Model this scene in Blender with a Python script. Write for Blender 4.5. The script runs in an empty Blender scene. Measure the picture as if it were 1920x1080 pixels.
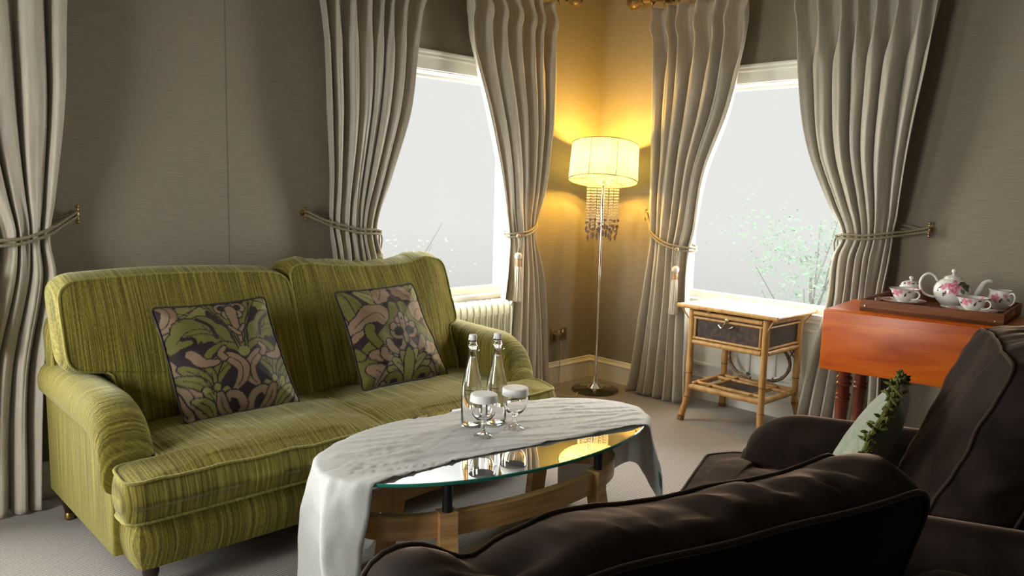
import bpy, bmesh, math, random
import numpy as np
from mathutils import Vector, Matrix, noise

PI = math.pi
SC = bpy.context.scene
COL = SC.collection
random.seed(7)

# ------------------------------------------------------------------ camera
CAM_P = (-4.263, -3.609, 1.35)
F_PX, PITCH, ROLL, YAW = 1466.74, 0.129925656, 0.0267198822, 0.805604052
cd = bpy.data.cameras.new('camera')
cam = bpy.data.objects.new('camera', cd)
COL.objects.link(cam)
fw = Vector((math.cos(YAW) * math.cos(PITCH), math.sin(YAW) * math.cos(PITCH), -math.sin(PITCH)))
rt = Vector((math.sin(YAW), -math.cos(YAW), 0))
up = rt.cross(fw)
rt2 = rt * math.cos(ROLL) + up * math.sin(ROLL)
up2 = -rt * math.sin(ROLL) + up * math.cos(ROLL)
cam.matrix_world = Matrix(((rt2.x, up2.x, -fw.x, CAM_P[0]), (rt2.y, up2.y, -fw.y, CAM_P[1]),
                           (rt2.z, up2.z, -fw.z, CAM_P[2]), (0, 0, 0, 1)))
cd.sensor_width = 36
cd.lens = F_PX / 1920 * 36
cd.clip_start = 0.02
SC.camera = cam

# ------------------------------------------------------------------ world and exposure
SC.view_settings.view_transform = 'Standard'
SC.view_settings.look = 'None'
SC.view_settings.exposure = 1.15
SC.view_settings.gamma = 1.0
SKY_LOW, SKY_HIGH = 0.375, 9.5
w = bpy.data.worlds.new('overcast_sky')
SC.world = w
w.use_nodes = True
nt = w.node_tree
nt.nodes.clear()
tc = nt.nodes.new('ShaderNodeTexCoord')
# overcast sky: dimmed behind the visible windows so panes don't clip, brighter elsewhere for the room, darker ground haze below the horizon
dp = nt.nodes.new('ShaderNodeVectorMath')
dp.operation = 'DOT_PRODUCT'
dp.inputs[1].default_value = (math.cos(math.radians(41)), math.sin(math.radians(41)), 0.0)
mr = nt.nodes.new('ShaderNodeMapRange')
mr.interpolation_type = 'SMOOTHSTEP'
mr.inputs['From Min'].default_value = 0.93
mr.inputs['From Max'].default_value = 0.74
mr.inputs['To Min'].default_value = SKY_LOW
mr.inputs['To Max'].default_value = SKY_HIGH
sx = nt.nodes.new('ShaderNodeSeparateXYZ')
gr = nt.nodes.new('ShaderNodeMapRange')
gr.inputs['From Min'].default_value = -0.45
gr.inputs['From Max'].default_value = -0.05
gr.inputs['To Min'].default_value = 0.35
gr.inputs['To Max'].default_value = 1.0
ml = nt.nodes.new('ShaderNodeMath')
ml.operation = 'MULTIPLY'
bg = nt.nodes.new('ShaderNodeBackground')
bg.inputs['Color'].default_value = (1.0, 1.0, 0.965, 1)
wo = nt.nodes.new('ShaderNodeOutputWorld')
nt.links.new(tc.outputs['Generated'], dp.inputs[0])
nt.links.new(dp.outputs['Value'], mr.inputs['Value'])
nt.links.new(tc.outputs['Generated'], sx.inputs[0])
nt.links.new(sx.outputs['Z'], gr.inputs['Value'])
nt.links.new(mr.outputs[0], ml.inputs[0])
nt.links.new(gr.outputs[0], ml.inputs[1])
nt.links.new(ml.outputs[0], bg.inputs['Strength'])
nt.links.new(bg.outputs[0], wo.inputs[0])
cy = SC.cycles
cy.use_denoising = True
cy.max_bounces = 12
cy.diffuse_bounces = 4
cy.glossy_bounces = 6
cy.transmission_bounces = 12
cy.transparent_max_bounces = 24
cy.sample_clamp_indirect = 8.0
cy.blur_glossy = 0.5


def portal(name, loc, rot, sx_, sy_):
    """daylight enters here: a portal guides the sky sampling, it gives off no light of its own"""
    ld = bpy.data.lights.new(name, 'AREA')
    ld.shape = 'RECTANGLE'
    ld.size, ld.size_y = sx_, sy_
    ld.cycles.is_portal = True
    o = bpy.data.objects.new(name, ld)
    COL.objects.link(o)
    o.location, o.rotation_euler = loc, rot
    return o


# window openings: (centre along the wall, half width); heights shared
SILL, HEAD = 0.66, 1.985
WIN1, WIN2, WIN3, WIN4 = (-1.365, 0.67), (-1.28, 0.64), (-4.42, 0.86), (-1.40, 0.52)
XW, YB, CEIL = -5.7, -6.0, 2.85
for nm, c in (('window_1', WIN1), ('window_3', WIN3)):
    portal(nm + '_daylight', (c[0], 0.36, (SILL + HEAD) / 2 + .03), (-PI / 2, 0, 0), 2 * c[1], HEAD - SILL + .1)
portal('window_2_daylight', (0.36, WIN2[0], (SILL + HEAD) / 2 + .03), (0, PI / 2, 0), HEAD - SILL + .1, 2 * WIN2[1])
portal('window_4_daylight', (XW - 0.36, WIN4[0], (SILL + HEAD) / 2 + .03), (0, -PI / 2, 0), HEAD - SILL + .1, 2 * WIN4[1])


# ------------------------------------------------------------------ mesh helpers
class MB:
    """collects shapes and links them as one mesh object"""

    def __init__(self):
        self.v, self.f, self.uv, self.col, self.mi = [], [], [], [], []

    def add(self, verts, faces, uv=None, col=None, mi=0, M=None):
        b = len(self.v)
        for i, p in enumerate(verts):
            p = Vector(p)
            self.v.append(M @ p if M is not None else p)
            self.uv.append(uv[i] if uv is not None else None)
            self.col.append(col[i] if col is not None else (1, 1, 1))
        for f in faces:
            self.f.append(tuple(b + k for k in f))
            self.mi.append(mi)
        return self

    def box(self, lo, hi, bev=0.0, seg=2, M=None, mi=0):
        bm = bmesh.new()
        bmesh.ops.create_cube(bm, size=1)
        for v in bm.verts:
            v.co = Vector(((lo[0] + hi[0]) / 2 + v.co.x * (hi[0] - lo[0]), (lo[1] + hi[1]) / 2 + v.co.y * (hi[1] - lo[1]),
                           (lo[2] + hi[2]) / 2 + v.co.z * (hi[2] - lo[2])))
        if bev > 0:
            bmesh.ops.bevel(bm, geom=list(bm.edges), offset=bev, segments=seg, affect='EDGES', profile=0.5)
        bm.verts.index_update()
        self.add([v.co.copy() for v in bm.verts], [[v.index for v in f.verts] for f in bm.faces], M=M, mi=mi)
        bm.free()
        return self

    def tube(self, pts, r, n=8, closed=False, caps=True, M=None, flat=1.0, mi=0, col=None):
        pts = [Vector(p) for p in pts]
        N = len(pts)
        rr = r if isinstance(r, (list, tuple)) else [r] * N
        tang = []
        for i in range(N):
            a = pts[(i - 1) % N] if (closed or i > 0) else pts[i]
            b = pts[(i + 1) % N] if (closed or i < N - 1) else pts[i]
            t = b - a
            tang.append(t.normalized() if t.length > 1e-9 else Vector((0, 0, 1)))
        ref = Vector((0, 0, 1)) if abs(tang[0].z) < 0.9 else Vector((1, 0, 0))
        u = tang[0].cross(ref).normalized()
        V, Fs = [], []
        for i in range(N):
            u = (u - tang[i] * u.dot(tang[i]))
            u = u.normalized() if u.length > 1e-6 else tang[i].orthogonal().normalized()
            w_ = tang[i].cross(u)
            for k in range(n):
                a = 2 * PI * k / n
                V.append(pts[i] + (u * math.cos(a) + w_ * math.sin(a) * flat) * rr[i])
        for i in range(N if closed else N - 1):
            j = (i + 1) % N
            for k in range(n):
                k2 = (k + 1) % n
                Fs.append((i * n + k, i * n + k2, j * n + k2, j * n + k))
        if caps and not closed:
            Fs.append(tuple(range(n - 1, -1, -1)))
            Fs.append(tuple((N - 1) * n + k for k in range(n)))
        return self.add(V, Fs, M=M, mi=mi, col=[col] * len(V) if col else None)

    def lathe(self, prof, n=32, o=(0, 0, 0), M=None, colfn=None, mi=0, flute=None):
        o = Vector(o)
        V, Fs, C = [], [], []
        for i, (r, z) in enumerate(prof):
            for k in range(n):
                a = 2 * PI * k / n
                rr = r * (flute(a, i) if flute else 1)
                V.append(o + Vector((rr * math.cos(a), rr * math.sin(a), z)))
                C.append(colfn(a, z, r) if colfn else (1, 1, 1))
        m = len(prof)
        for i in range(m - 1):
            for k in range(n):
                k2 = (k + 1) % n
                Fs.append((i * n + k, i * n + k2, (i + 1) * n + k2, (i + 1) * n + k))
        if prof[0][0] > 1e-5:
            Fs.append(tuple(range(n - 1, -1, -1)))
        if prof[-1][0] > 1e-5:
            Fs.append(tuple((m - 1) * n + k for k in range(n)))
        return self.add(V, Fs, col=C, M=M, mi=mi)

    def grid(self, nu, nv, fn, closed_u=False, uvfn=None, colfn=None, M=None, mi=0):
        V, U, C, Fs = [], [], [], []
        for j in range(nv):
            for i in range(nu):
                V.append(Vector(fn(i, j)))
                U.append(uvfn(i, j) if uvfn else None)
                C.append(colfn(i, j) if colfn else (1, 1, 1))
        for j in range(nv - 1):
            for i in range(nu if closed_u else nu - 1):
                i2 = (i + 1) % nu
                Fs.append((j * nu + i, j * nu + i2, (j + 1) * nu + i2, (j + 1) * nu + i))
        return self.add(V, Fs, uv=U, col=C, M=M, mi=mi)

    def build(self, name, mat, parent=None, smooth=True, angle=35, uvfn=None, weld=False):
        me = bpy.data.meshes.new(name)
        me.from_pydata([tuple(v) for v in self.v], [], self.f)
        mats = mat if isinstance(mat, (list, tuple)) else [mat]
        for m in mats:
            me.materials.append(m)
        if len(mats) > 1:
            me.polygons.foreach_set('material_index', self.mi)
        nl = len(me.loops)
        if uvfn or any(u is not None for u in self.uv):
            uv = [(uvfn(v) if uvfn else (self.uv[i] or (0, 0))) for i, v in enumerate(self.v)]
            lay = me.uv_layers.new(name='UVMap')
            li = np.empty(nl, dtype=np.int32)
            me.loops.foreach_get('vertex_index', li)
            lay.data.foreach_set('uv', np.array(uv, dtype=np.float32)[li].ravel())
        if any(c != (1, 1, 1) for c in self.col):
            at = me.color_attributes.new('Col', 'FLOAT_COLOR', 'POINT')
            arr = np.ones((len(self.v), 4), dtype=np.float32)
            arr[:, :3] = np.array(self.col, dtype=np.float32)
            at.data.foreach_set('color', arr.ravel())
        bm = bmesh.new()
        bm.from_mesh(me)
        if weld:
            bmesh.ops.remove_doubles(bm, verts=list(bm.verts), dist=1e-5)
        bmesh.ops.recalc_face_normals(bm, faces=list(bm.faces))
        bm.to_mesh(me)
        bm.free()
        if smooth:
            me.polygons.foreach_set('use_smooth', [True] * len(me.polygons))
            if angle and angle < 180:
                me.set_sharp_from_angle(angle=math.radians(angle))
        me.update()
        o = bpy.data.objects.new(name, me)
        COL.objects.link(o)
        if parent is not None:
            o.parent = parent
        return o


def tag(o, label, cat, group=None, kind=None):
    o['label'] = label
    o['category'] = cat
    if group:
        o['group'] = group
    if kind:
        o['kind'] = kind
    return o


def thing(name, label, cat, loc=(0, 0, 0), rz=0.0, group=None):
    o = bpy.data.objects.new(name, None)
    o.empty_display_size = 0.1
    COL.objects.link(o)
    o.location = loc
    o.rotation_euler = (0, 0, rz)
    return tag(o, label, cat, group)


def struct(o, label=None):
    o['kind'] = 'structure'
    if label:
        o['label'] = label
    return o


def children(o):
    return [c for c in bpy.data.objects if c.parent == o]


def copy_tree(o, parent=None):
    c = o.copy()
    COL.objects.link(c)
    if parent is not None:
        c.parent = parent
    for ch in children(o):
        copy_tree(ch, c)
    return c


def lerp(a, b, t):
    return a + (b - a) * t


def interp(tab, x):
    """piecewise linear over (x, y) pairs sorted by x"""
    if x <= tab[0][0]:
        return tab[0][1]
    for (x0, y0), (x1, y1) in zip(tab, tab[1:]):
        if x <= x1:
            t = (x - x0) / (x1 - x0)
            return y0 + (y1 - y0) * t
    return tab[-1][1]


def smooth_interp(tab, x):
    xs = [p[0] for p in tab]
    ys = [p[1] for p in tab]
    n = len(xs)
    if x <= xs[0]:
        return ys[0]
    if x >= xs[-1]:
        return ys[-1]
    k = max(i for i in range(n) if xs[i] <= x)
    k = min(k, n - 2)
    h = xs[k + 1] - xs[k]

    def m(i):
        if i == 0:
            return (ys[1] - ys[0]) / (xs[1] - xs[0])
        if i == n - 1:
            return (ys[-1] - ys[-2]) / (xs[-1] - xs[-2])
        return (ys[i + 1] - ys[i - 1]) / (xs[i + 1] - xs[i - 1])
    t = (x - xs[k]) / h
    return ((2 * t ** 3 - 3 * t ** 2 + 1) * ys[k] + (t ** 3 - 2 * t ** 2 + t) * h * m(k)
            + (-2 * t ** 3 + 3 * t ** 2) * ys[k + 1] + (t ** 3 - t ** 2) * h * m(k + 1))


def spline(pts, n):
    """Catmull-Rom through 3D points, n samples per span"""
    P = [Vector(p) for p in pts]
    P = [P[0] * 2 - P[1]] + P + [P[-1] * 2 - P[-2]]
    out = []
    for i in range(1, len(P) - 2):
        for k in range(n):
            t = k / n
            a, b, c, d = P[i - 1], P[i], P[i + 1], P[i + 2]
            out.append(0.5 * ((2 * b) + (c - a) * t + (2 * a - 5 * b + 4 * c - d) * t * t + (3 * b - a - 3 * c + d) * t ** 3))
    out.append(P[-2].copy())
    return out


def round_outline(poly, radii, step=0.012, seg=6):
    """closed outline with rounded corners, resampled evenly"""
    n = len(poly)
    P = [Vector((p[0], p[1])) for p in poly]
    pts = []
    for i in range(n):
        a, b, c = P[i - 1], P[i], P[(i + 1) % n]
        r = radii[i] if isinstance(radii, (list, tuple)) else radii
        d1, d2 = (a - b), (c - b)
        r = min(r, d1.length * .45, d2.length * .45)
        p0, p2 = b + d1.normalized() * r, b + d2.normalized() * r
        for k in range(seg + 1):
            t = k / seg
            pts.append(p0 * (1 - t) ** 2 + b * 2 * t * (1 - t) + p2 * t * t)
    L = [0.0]
    for i in range(len(pts)):
        L.append(L[-1] + (pts[(i + 1) % len(pts)] - pts[i]).length)
    N = max(24, int(L[-1] / step))
    out, k = [], 0
    for i in range(N):
        s = L[-1] * i / N
        while L[k + 1] < s:
            k += 1
        a, b = pts[k], pts[(k + 1) % len(pts)]
        t = (s - L[k]) / max(L[k + 1] - L[k], 1e-9)
        out.append(a + (b - a) * t)
    return out


def fbm(p, s=1.0, o=3):
    return noise.fractal(Vector(p) * s, 1.0, 2.0, o)


def slab(outline, c, h, crown=(.03, .03), bulge=.012, pw=2.4, rings=16, side=7, wr=0.0, wscale=6.0, deform=None, seed=0.0,
         uvs=1.0, colfn=None, side_wr=0.0):
    """upholstered cushion: outline in local xy, thickness along z; returns MB and the two piping loops"""
    n = len(outline)
    c = Vector(c)
    nor = []
    for i in range(n):
        t = outline[(i + 1) % n] - outline[i - 1]
        nor.append(Vector((t.y, -t.x)).normalized())
    area = sum(outline[i].x * outline[(i + 1) % n].y - outline[(i + 1) % n].x * outline[i].y for i in range(n))
    if area < 0:
        nor = [-v for v in nor]
    rows = []

    def wrinkle(p, amt):
        return wr * amt * fbm((p.x + seed, p.y - seed, seed), wscale) if wr else 0.0
    for k in range(1, rings + 1):
        s = math.sin(k / rings * PI / 2)
        row = []
        for i in range(n):
            p = c + (outline[i] - c) * s
            row.append(Vector((p.x, p.y, h / 2 + crown[0] * (1 - s ** pw) + wrinkle(p, 1.0))))
        rows.append(row)
    for k in range(1, side):
        t = k / side
        row = []
        for i in range(n):
            q_ = side_wr * math.sin(PI * t) * (1.6 * noise.noise(Vector((outline[i].x * 30 + seed, outline[i].y * 30, t * 1.4))) + .8 * noise.noise(Vector((outline[i].x * 70, outline[i].y * 70 + seed, t * 2)))) if side_wr else 0
            p = outline[i] + nor[i] * (bulge * math.sin(PI * t) + q_)
            row.append(Vector((p.x, p.y, h / 2 - h * t + wrinkle(p, 1.0 - t))))
        rows.append(row)
    for k in range(rings, 0, -1):
        s = math.sin(k / rings * PI / 2)
        row = []
        for i in range(n):
            p = c + (outline[i] - c) * s
            row.append(Vector((p.x, p.y, -h / 2 - crown[1] * (1 - s ** pw))))
        rows.append(row)
    top = Vector((c.x, c.y, h / 2 + crown[0] + wrinkle(c, 1.0)))
    bot = Vector((c.x, c.y, -h / 2 - crown[1]))
    V = [top] + [p for r in rows for p in r] + [bot]
    uv = [(p.x * uvs, p.y * uvs) for p in V]
    cl = [colfn(p, q) for q, p in enumerate(V)] if colfn else None
    Fs = []
    for i in range(n):
        Fs.append((0, 1 + i, 1 + (i + 1) % n))
    for k in range(len(rows) - 1):
        for i in range(n):
            i2 = (i + 1) % n
            Fs.append((1 + k * n + i, 1 + (k + 1) * n + i, 1 + (k + 1) * n + i2, 1 + k * n + i2))
    b = 1 + (len(rows) - 1) * n
    e = len(V) - 1
    for i in range(n):
        Fs.append((e, b + (i + 1) % n, b + i))
    p1 = [rows[rings - 1][i] + Vector((nor[i].x, nor[i].y, 0)) * .002 for i in range(n)]
    p2 = [rows[rings + side - 1][i] + Vector((nor[i].x, nor[i].y, 0)) * .002 for i in range(n)]
    if deform:
        V = [deform(p) for p in V]
        p1 = [deform(p) for p in p1]
        p2 = [deform(p) for p in p2]
    m = MB()
    m.add(V, Fs, uv=uv, col=cl)
    return m, p1, p2


# ------------------------------------------------------------------ material helpers
def new_mat(name):
    m = bpy.data.materials.new(name)
    m.use_nodes = True
    t = m.node_tree
    return m, t, t.nodes['Principled BSDF']


def principled(name, col, rough=.5, metal=0.0, spec=.5, sheen=0.0, sheen_tint=None, trans=0.0, ior=1.45, coat=0.0, sheen_rough=.3):
    m, t, b = new_mat(name)
    b.inputs['Base Color'].default_value = (*col, 1)
    b.inputs['Roughness'].default_value = rough
    b.inputs['Metallic'].default_value = metal
    b.inputs['Specular IOR Level'].default_value = spec
    b.inputs['Sheen Weight'].default_value = sheen
    b.inputs['Sheen Roughness'].default_value = sheen_rough
    if sheen_tint:
        b.inputs['Sheen Tint'].default_value = (*sheen_tint, 1)
    b.inputs['Transmission Weight'].default_value = trans
    b.inputs['IOR'].default_value = ior
    b.inputs['Coat Weight'].default_value = coat
    return m


def N(t, kind, **kw):
    n = t.nodes.new(kind)
    for k, v in kw.items():
        if k in n.inputs:
            n.inputs[k].default_value = v
        else:
            setattr(n, k, v)
    return n


def ramp(t, stops):
    r = t.nodes.new('ShaderNodeValToRGB')
    el = r.color_ramp.elements
    while len(el) < len(stops):
        el.new(0.5)
    for e, (p, c) in zip(el, stops):
        e.position = p
        e.color = (*c, 1)
    return r


def streaks(name, c1, c2, coord='Object', scale=(3, 3, 200), nscale=1.0, detail=3, rough=.85, bump=.15, c3=None, sheen=0.0, spec=.3,
            stops=(.35, .65), bump_dist=.002, distortion=0.0, sheen_tint=None, rot=(0, 0, 0)):
    """colour woven from stretched noise, with matching relief"""
    m, t, b = new_mat(name)
    tcn = N(t, 'ShaderNodeTexCoord')
    mp = N(t, 'ShaderNodeMapping')
    mp.inputs['Scale'].default_value = scale
    mp.inputs['Rotation'].default_value = rot
    nz = N(t, 'ShaderNodeTexNoise', Scale=nscale, Detail=detail, Roughness=.6, Distortion=distortion)
    t.links.new(tcn.outputs[coord], mp.inputs[0])
    t.links.new(mp.outputs[0], nz.inputs['Vector'])
    st = [(stops[0], c1), (stops[1], c2)] if c3 is None else [(stops[0], c1), ((stops[0] + stops[1]) / 2, c2), (stops[1], c3)]
    r = ramp(t, st)
    t.links.new(nz.outputs['Fac'], r.inputs[0])
    t.links.new(r.outputs[0], b.inputs['Base Color'])
    b.inputs['Roughness'].default_value = rough
    b.inputs['Specular IOR Level'].default_value = spec
    b.inputs['Sheen Weight'].default_value = sheen
    if sheen_tint:
        b.inputs['Sheen Tint'].default_value = (*sheen_tint, 1)
    if bump:
        bp = N(t, 'ShaderNodeBump', Strength=bump, Distance=bump_dist)
        t.links.new(nz.outputs['Fac'], bp.inputs['Height'])
        t.links.new(bp.outputs[0], b.inputs['Normal'])
    return m, t, b, r


def vcol(name, rough=.4, spec=.5, sheen=0.0, coat=0.0, rib=None):
    m, t, b = new_mat(name)
    a = N(t, 'ShaderNodeVertexColor', layer_name='Col')
    t.links.new(a.outputs[0], b.inputs['Base Color'])
    b.inputs['Roughness'].default_value = rough
    b.inputs['Specular IOR Level'].default_value = spec
    b.inputs['Sheen Weight'].default_value = sheen
    b.inputs['Coat Weight'].default_value = coat
    return m, t, b


def thin_glass(name, tint, ior=1.5, rough=0.0, refl=(1, 1, 1)):
    m = bpy.data.materials.new(name)
    m.use_nodes = True
    t = m.node_tree
    t.nodes.clear()
    fr = N(t, 'ShaderNodeFresnel', IOR=ior)
    tr = N(t, 'ShaderNodeBsdfTransparent', Color=(*tint, 1))
    gl = N(t, 'ShaderNodeBsdfGlossy', Color=(*refl, 1), Roughness=rough)
    mx = N(t, 'ShaderNodeMixShader')
    ou = N(t, 'ShaderNodeOutputMaterial')
    t.links.new(fr.outputs[0], mx.inputs[0])
    t.links.new(tr.outputs[0], mx.inputs[1])
    t.links.new(gl.outputs[0], mx.inputs[2])
    t.links.new(mx.outputs[0], ou.inputs[0])
    return m


# ------------------------------------------------------------------ materials
# wall: woven grasscloth paper with fine horizontal threads
M_WALL, t, b, r = streaks('grasscloth_wallpaper', (.200, .170, .124), (.265, .228, .170), scale=(8, 8, 330), detail=4, rough=.75, bump=.2,
                          stops=(.3, .7), spec=.25)
M_WHITE = principled('white_gloss_paint', (.74, .73, .67), .35)
M_CREAM = principled('cream_paint', (.70, .66, .55), .4)
M_CEIL = principled('ceiling_paint', (.50, .48, .44), .9)
M_REVEAL = principled('reveal_paint', (.72, .71, .66), .5)
# carpet: ribbed loop pile, ribs running along the window-sofa wall
M_CARPET, t, b = new_mat('ribbed_carpet')
tcn = N(t, 'ShaderNodeTexCoord')
sp = N(t, 'ShaderNodeSeparateXYZ')
t.links.new(tcn.outputs['Object'], sp.inputs[0])
mu = N(t, 'ShaderNodeMath', operation='MULTIPLY')
mu.inputs[1].default_value = 2 * PI / 0.0125
t.links.new(sp.outputs['Y'], mu.inputs[0])
si = N(t, 'ShaderNodeMath', operation='SINE')
t.links.new(mu.outputs[0], si.inputs[0])
nz = N(t, 'ShaderNodeTexNoise', Scale=1.0, Detail=2)
mp = N(t, 'ShaderNodeMapping')
mp.inputs['Scale'].default_value = (160, 110, 1)
t.links.new(tcn.outputs['Object'], mp.inputs[0])
t.links.new(mp.outputs[0], nz.inputs['Vector'])
ad = N(t, 'ShaderNodeMath', operation='MULTIPLY_ADD')
ad.inputs[1].default_value = 1.6
t.links.new(nz.outputs['Fac'], ad.inputs[0])
t.links.new(si.outputs[0], ad.inputs[2])
mrn = N(t, 'ShaderNodeMapRange')
mrn.inputs['From Min'].default_value = -0.6
mrn.inputs['From Max'].default_value = 2.0
t.links.new(ad.outputs[0], mrn.inputs['Value'])
r = ramp(t, [(0.0, (.085, .073, .063)), (.5, (.215, .19, .17)), (1.0, (.35, .32, .29))])
t.links.new(mrn.outputs[0], r.inputs[0])
t.links.new(r.outputs[0], b.inputs['Base Color'])
b.inputs['Roughness'].default_value = .9
b.inputs['Sheen Weight'].default_value = .15
bp = N(t, 'ShaderNodeBump', Strength=.6, Distance=.003)
t.links.new(mrn.outputs[0], bp.inputs['Height'])
t.links.new(bp.outputs[0], b.inputs['Normal'])

# curtain satin with lining
M_CURT, t, b, r = streaks('champagne_satin_curtain', (.385, .342, .272), (.45, .405, .328), coord='Object', scale=(60, 60, 8), detail=2, rough=.5,
                          bump=.03, spec=.5, sheen=.25)
M_ROPE = streaks('silver_gold_cord', (.15, .125, .075), (.28, .24, .155), coord='Object', scale=(150, 150, 150), rough=.6, bump=.4, spec=.3)[0]
M_TASSEL = streaks('ivory_tassel_thread', (.40, .36, .27), (.62, .57, .46), coord='Object', scale=(220, 220, 6), rough=.7, bump=.5, spec=.3)[0]
M_TASSELBAND = principled('tan_tassel_band', (.38, .22, .11), .6)
M_BRASS = principled('aged_brass', (.34, .23, .08), .35, metal=1.0)
M_POLE = streaks('gilded_dark_wood', (.06, .035, .012), (.20, .125, .04), coord='Object', scale=(8, 8, 8), rough=.35, bump=.05, spec=.6)[0]


def chenille(name, dark, mid, light, sheen=.38, tint=(.92, .92, .66)):
    """ribbed chenille: irregular bands across u, slubs along v, read from the part's own UV in metres"""
    m, t, b = new_mat(name)
    uvn = N(t, 'ShaderNodeUVMap', uv_map='UVMap')
    m1 = N(t, 'ShaderNodeMapping')
    m1.inputs['Scale'].default_value = (150, 2.5, 1)
    m2 = N(t, 'ShaderNodeMapping')
    m2.inputs['Scale'].default_value = (260, 90, 1)
    n1 = N(t, 'ShaderNodeTexNoise', Scale=1.0, Detail=3, Roughness=.55)
    n2 = N(t, 'ShaderNodeTexNoise', Scale=1.0, Detail=2)
    for mm, nn in ((m1, n1), (m2, n2)):
        t.links.new(uvn.outputs[0], mm.inputs[0])
        t.links.new(mm.outputs[0], nn.inputs['Vector'])
    a1 = N(t, 'ShaderNodeMath', operation='MULTIPLY_ADD')
    a1.inputs[1].default_value = .45
    t.links.new(n2.outputs['Fac'], a1.inputs[0])
    t.links.new(n1.outputs['Fac'], a1.inputs[2])
    s = N(t, 'ShaderNodeMapRange')
    s.inputs['From Min'].default_value = .45
    s.inputs['From Max'].default_value = 1.0
    t.links.new(a1.outputs[0], s.inputs['Value'])
    r = ramp(t, [(.0, dark), (.5, mid), (1.0, light)])
    t.links.new(s.outputs[0], r.inputs[0])
    t.links.new(r.outputs[0], b.inputs['Base Color'])
    b.inputs['Roughness'].default_value = .8
    b.inputs['Specular IOR Level'].default_value = .2
    b.inputs['Sheen Weight'].default_value = sheen
    b.inputs['Sheen Roughness'].default_value = .35
    b.inputs['Sheen Tint'].default_value = (*tint, 1)
    bp = N(t, 'ShaderNodeBump', Strength=.55, Distance=.0035)
    t.links.new(s.outputs[0], bp.inputs['Height'])
    t.links.new(bp.outputs[0], b.inputs['Normal'])
    return m


M_GREEN = chenille('olive_chenille', (.038, .031, .005), (.155, .128, .018), (.33, .285, .060))
M_GREENPIPE = chenille('olive_piping', (.12, .105, .02), (.23, .205, .045), (.38, .34, .10))
M_VELVET = streaks('brown_velvet', (.013, .0082, .0065), (.024, .0155, .0122), coord='Object', scale=(9, 9, 9), rough=.8, bump=.0, sheen=.6,
                   spec=.05, sheen_tint=(.50, .34, .24))[0]
M_VELVET.node_tree.nodes['Principled BSDF'].inputs['Sheen Roughness'].default_value = .25
M_VELPIPE = principled('brown_velvet_piping', (.03, .02, .014), .7, sheen=.8, sheen_tint=(.55, .40, .28), spec=.1, sheen_rough=.25)
M_DARKLEG = principled('dark_stained_leg', (.025, .012, .008), .35)
M_CHROME = principled('polished_chrome', (.75, .75, .73), .08, metal=1.0)
M_NICKEL = principled('brushed_nickel', (.42, .36, .26), .3, metal=1.0)
M_BLACK = principled('black_metal', (.012, .012, .014), .35)
M_GLASS = principled('clear_glass', (1, 1, 1), .0, trans=1.0, ior=1.48)
M_WATER = principled('water', (1, 1, 1), .0, trans=1.0, ior=1.33)
M_CRYSTAL = principled('crystal', (1, .97, .92), .02, trans=.85, ior=1.6)
M_SMOKE = principled('smoky_crystal', (.35, .28, .30), .03, trans=.8, ior=1.6)
M_PANE = thin_glass('window_glass', (.985, .99, .985), 1.015)
M_TABLETOP = thin_glass('table_glass', (.86, .95, .92), 1.52)
M_GLASSEDGE = principled('green_glass_edge', (.02, .20, .155), .08, spec=.8)
M_LINEN, t, b, r = streaks('white_linen', (.50, .50, .49), (.60, .597, .585), coord='Object', scale=(300, 300, 300), detail=2, rough=.9, bump=.2, spec=.15,
                           bump_dist=.001)
M_PAPER = principled('white_paper', (.80, .79, .77), .8)
M_BEECH = streaks('honey_beech', (.48, .26, .09), (.64, .385, .16), coord='Object', scale=(5, 5, 60), rough=.32, bump=.02, spec=.5)[0]
M_MAHOG = streaks('polished_mahogany', (.28, .030, .002), (.52, .098, .006), coord='Object', scale=(6, 1.5, 11), detail=5, rough=.30, bump=.0, spec=.32,
                  distortion=.8, c3=(.70, .185, .015), stops=(.25, .75))[0]
M_MAHOGDARK = streaks('dark_turned_mahogany', (.06, .010, .004), (.16, .028, .008), coord='Object', scale=(8, 8, 3), rough=.2, bump=0, spec=.6)[0]
M_TRAY = streaks('walnut_tray', (.14, .045, .016), (.25, .088, .032), coord='Object', scale=(20, 3, 20), rough=.55, bump=.03, spec=.22)[0]
M_BAMBOO = streaks('bamboo_cane', (.26, .115, .03), (.47, .255, .08), coord='Object', scale=(30, 30, 6), rough=.42, bump=.06, spec=.4, c3=(.58, .36, .14),
                   stops=(.2, .8))[0]
M_NODE = streaks('bamboo_node', (.12, .055, .02), (.32, .17, .06), coord='Object', scale=(40, 40, 40), rough=.5, bump=.1)[0]
M_LEATHERPANEL = streaks('embossed_paper_panel', (.035, .026, .024), (.10, .06, .04), coord='Object', scale=(38, 38, 38), detail=4, rough=.45, bump=.3,
                         stops=(.4, .75))[0]
M_TABLETOPWOOD = principled('pale_lacquered_top', (.55, .55, .54), .18, spec=.6)
M_CANE = streaks('smoked_cane', (.09, .05, .03), (.24, .15, .09), coord='Object', scale=(40, 40, 40), rough=.5, bump=.1)[0]
M_CERAM = vcol('floral_bone_china', .12, .5, coat=.3)[0]
M_RAD = principled('cream_enamel', (.62, .60, .47), .35)
M_GREY = principled('grey_plastic', (.30, .31, .32), .4)
M_SOCKET = principled('pewter_plate', (.30, .235, .145), .35, metal=.85)
M_SWITCH = principled('ivory_switch', (.66, .62, .52), .4)
M_CABLE = principled('clear_flex', (.52, .43, .28), .3)
M_PILLOW = streaks('sage_green_velvet', (.17, .19, .13), (.24, .26, .185), coord='Object', scale=(40, 40, 40), rough=.8, bump=.05, sheen=.4, spec=.2)[0]
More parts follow.
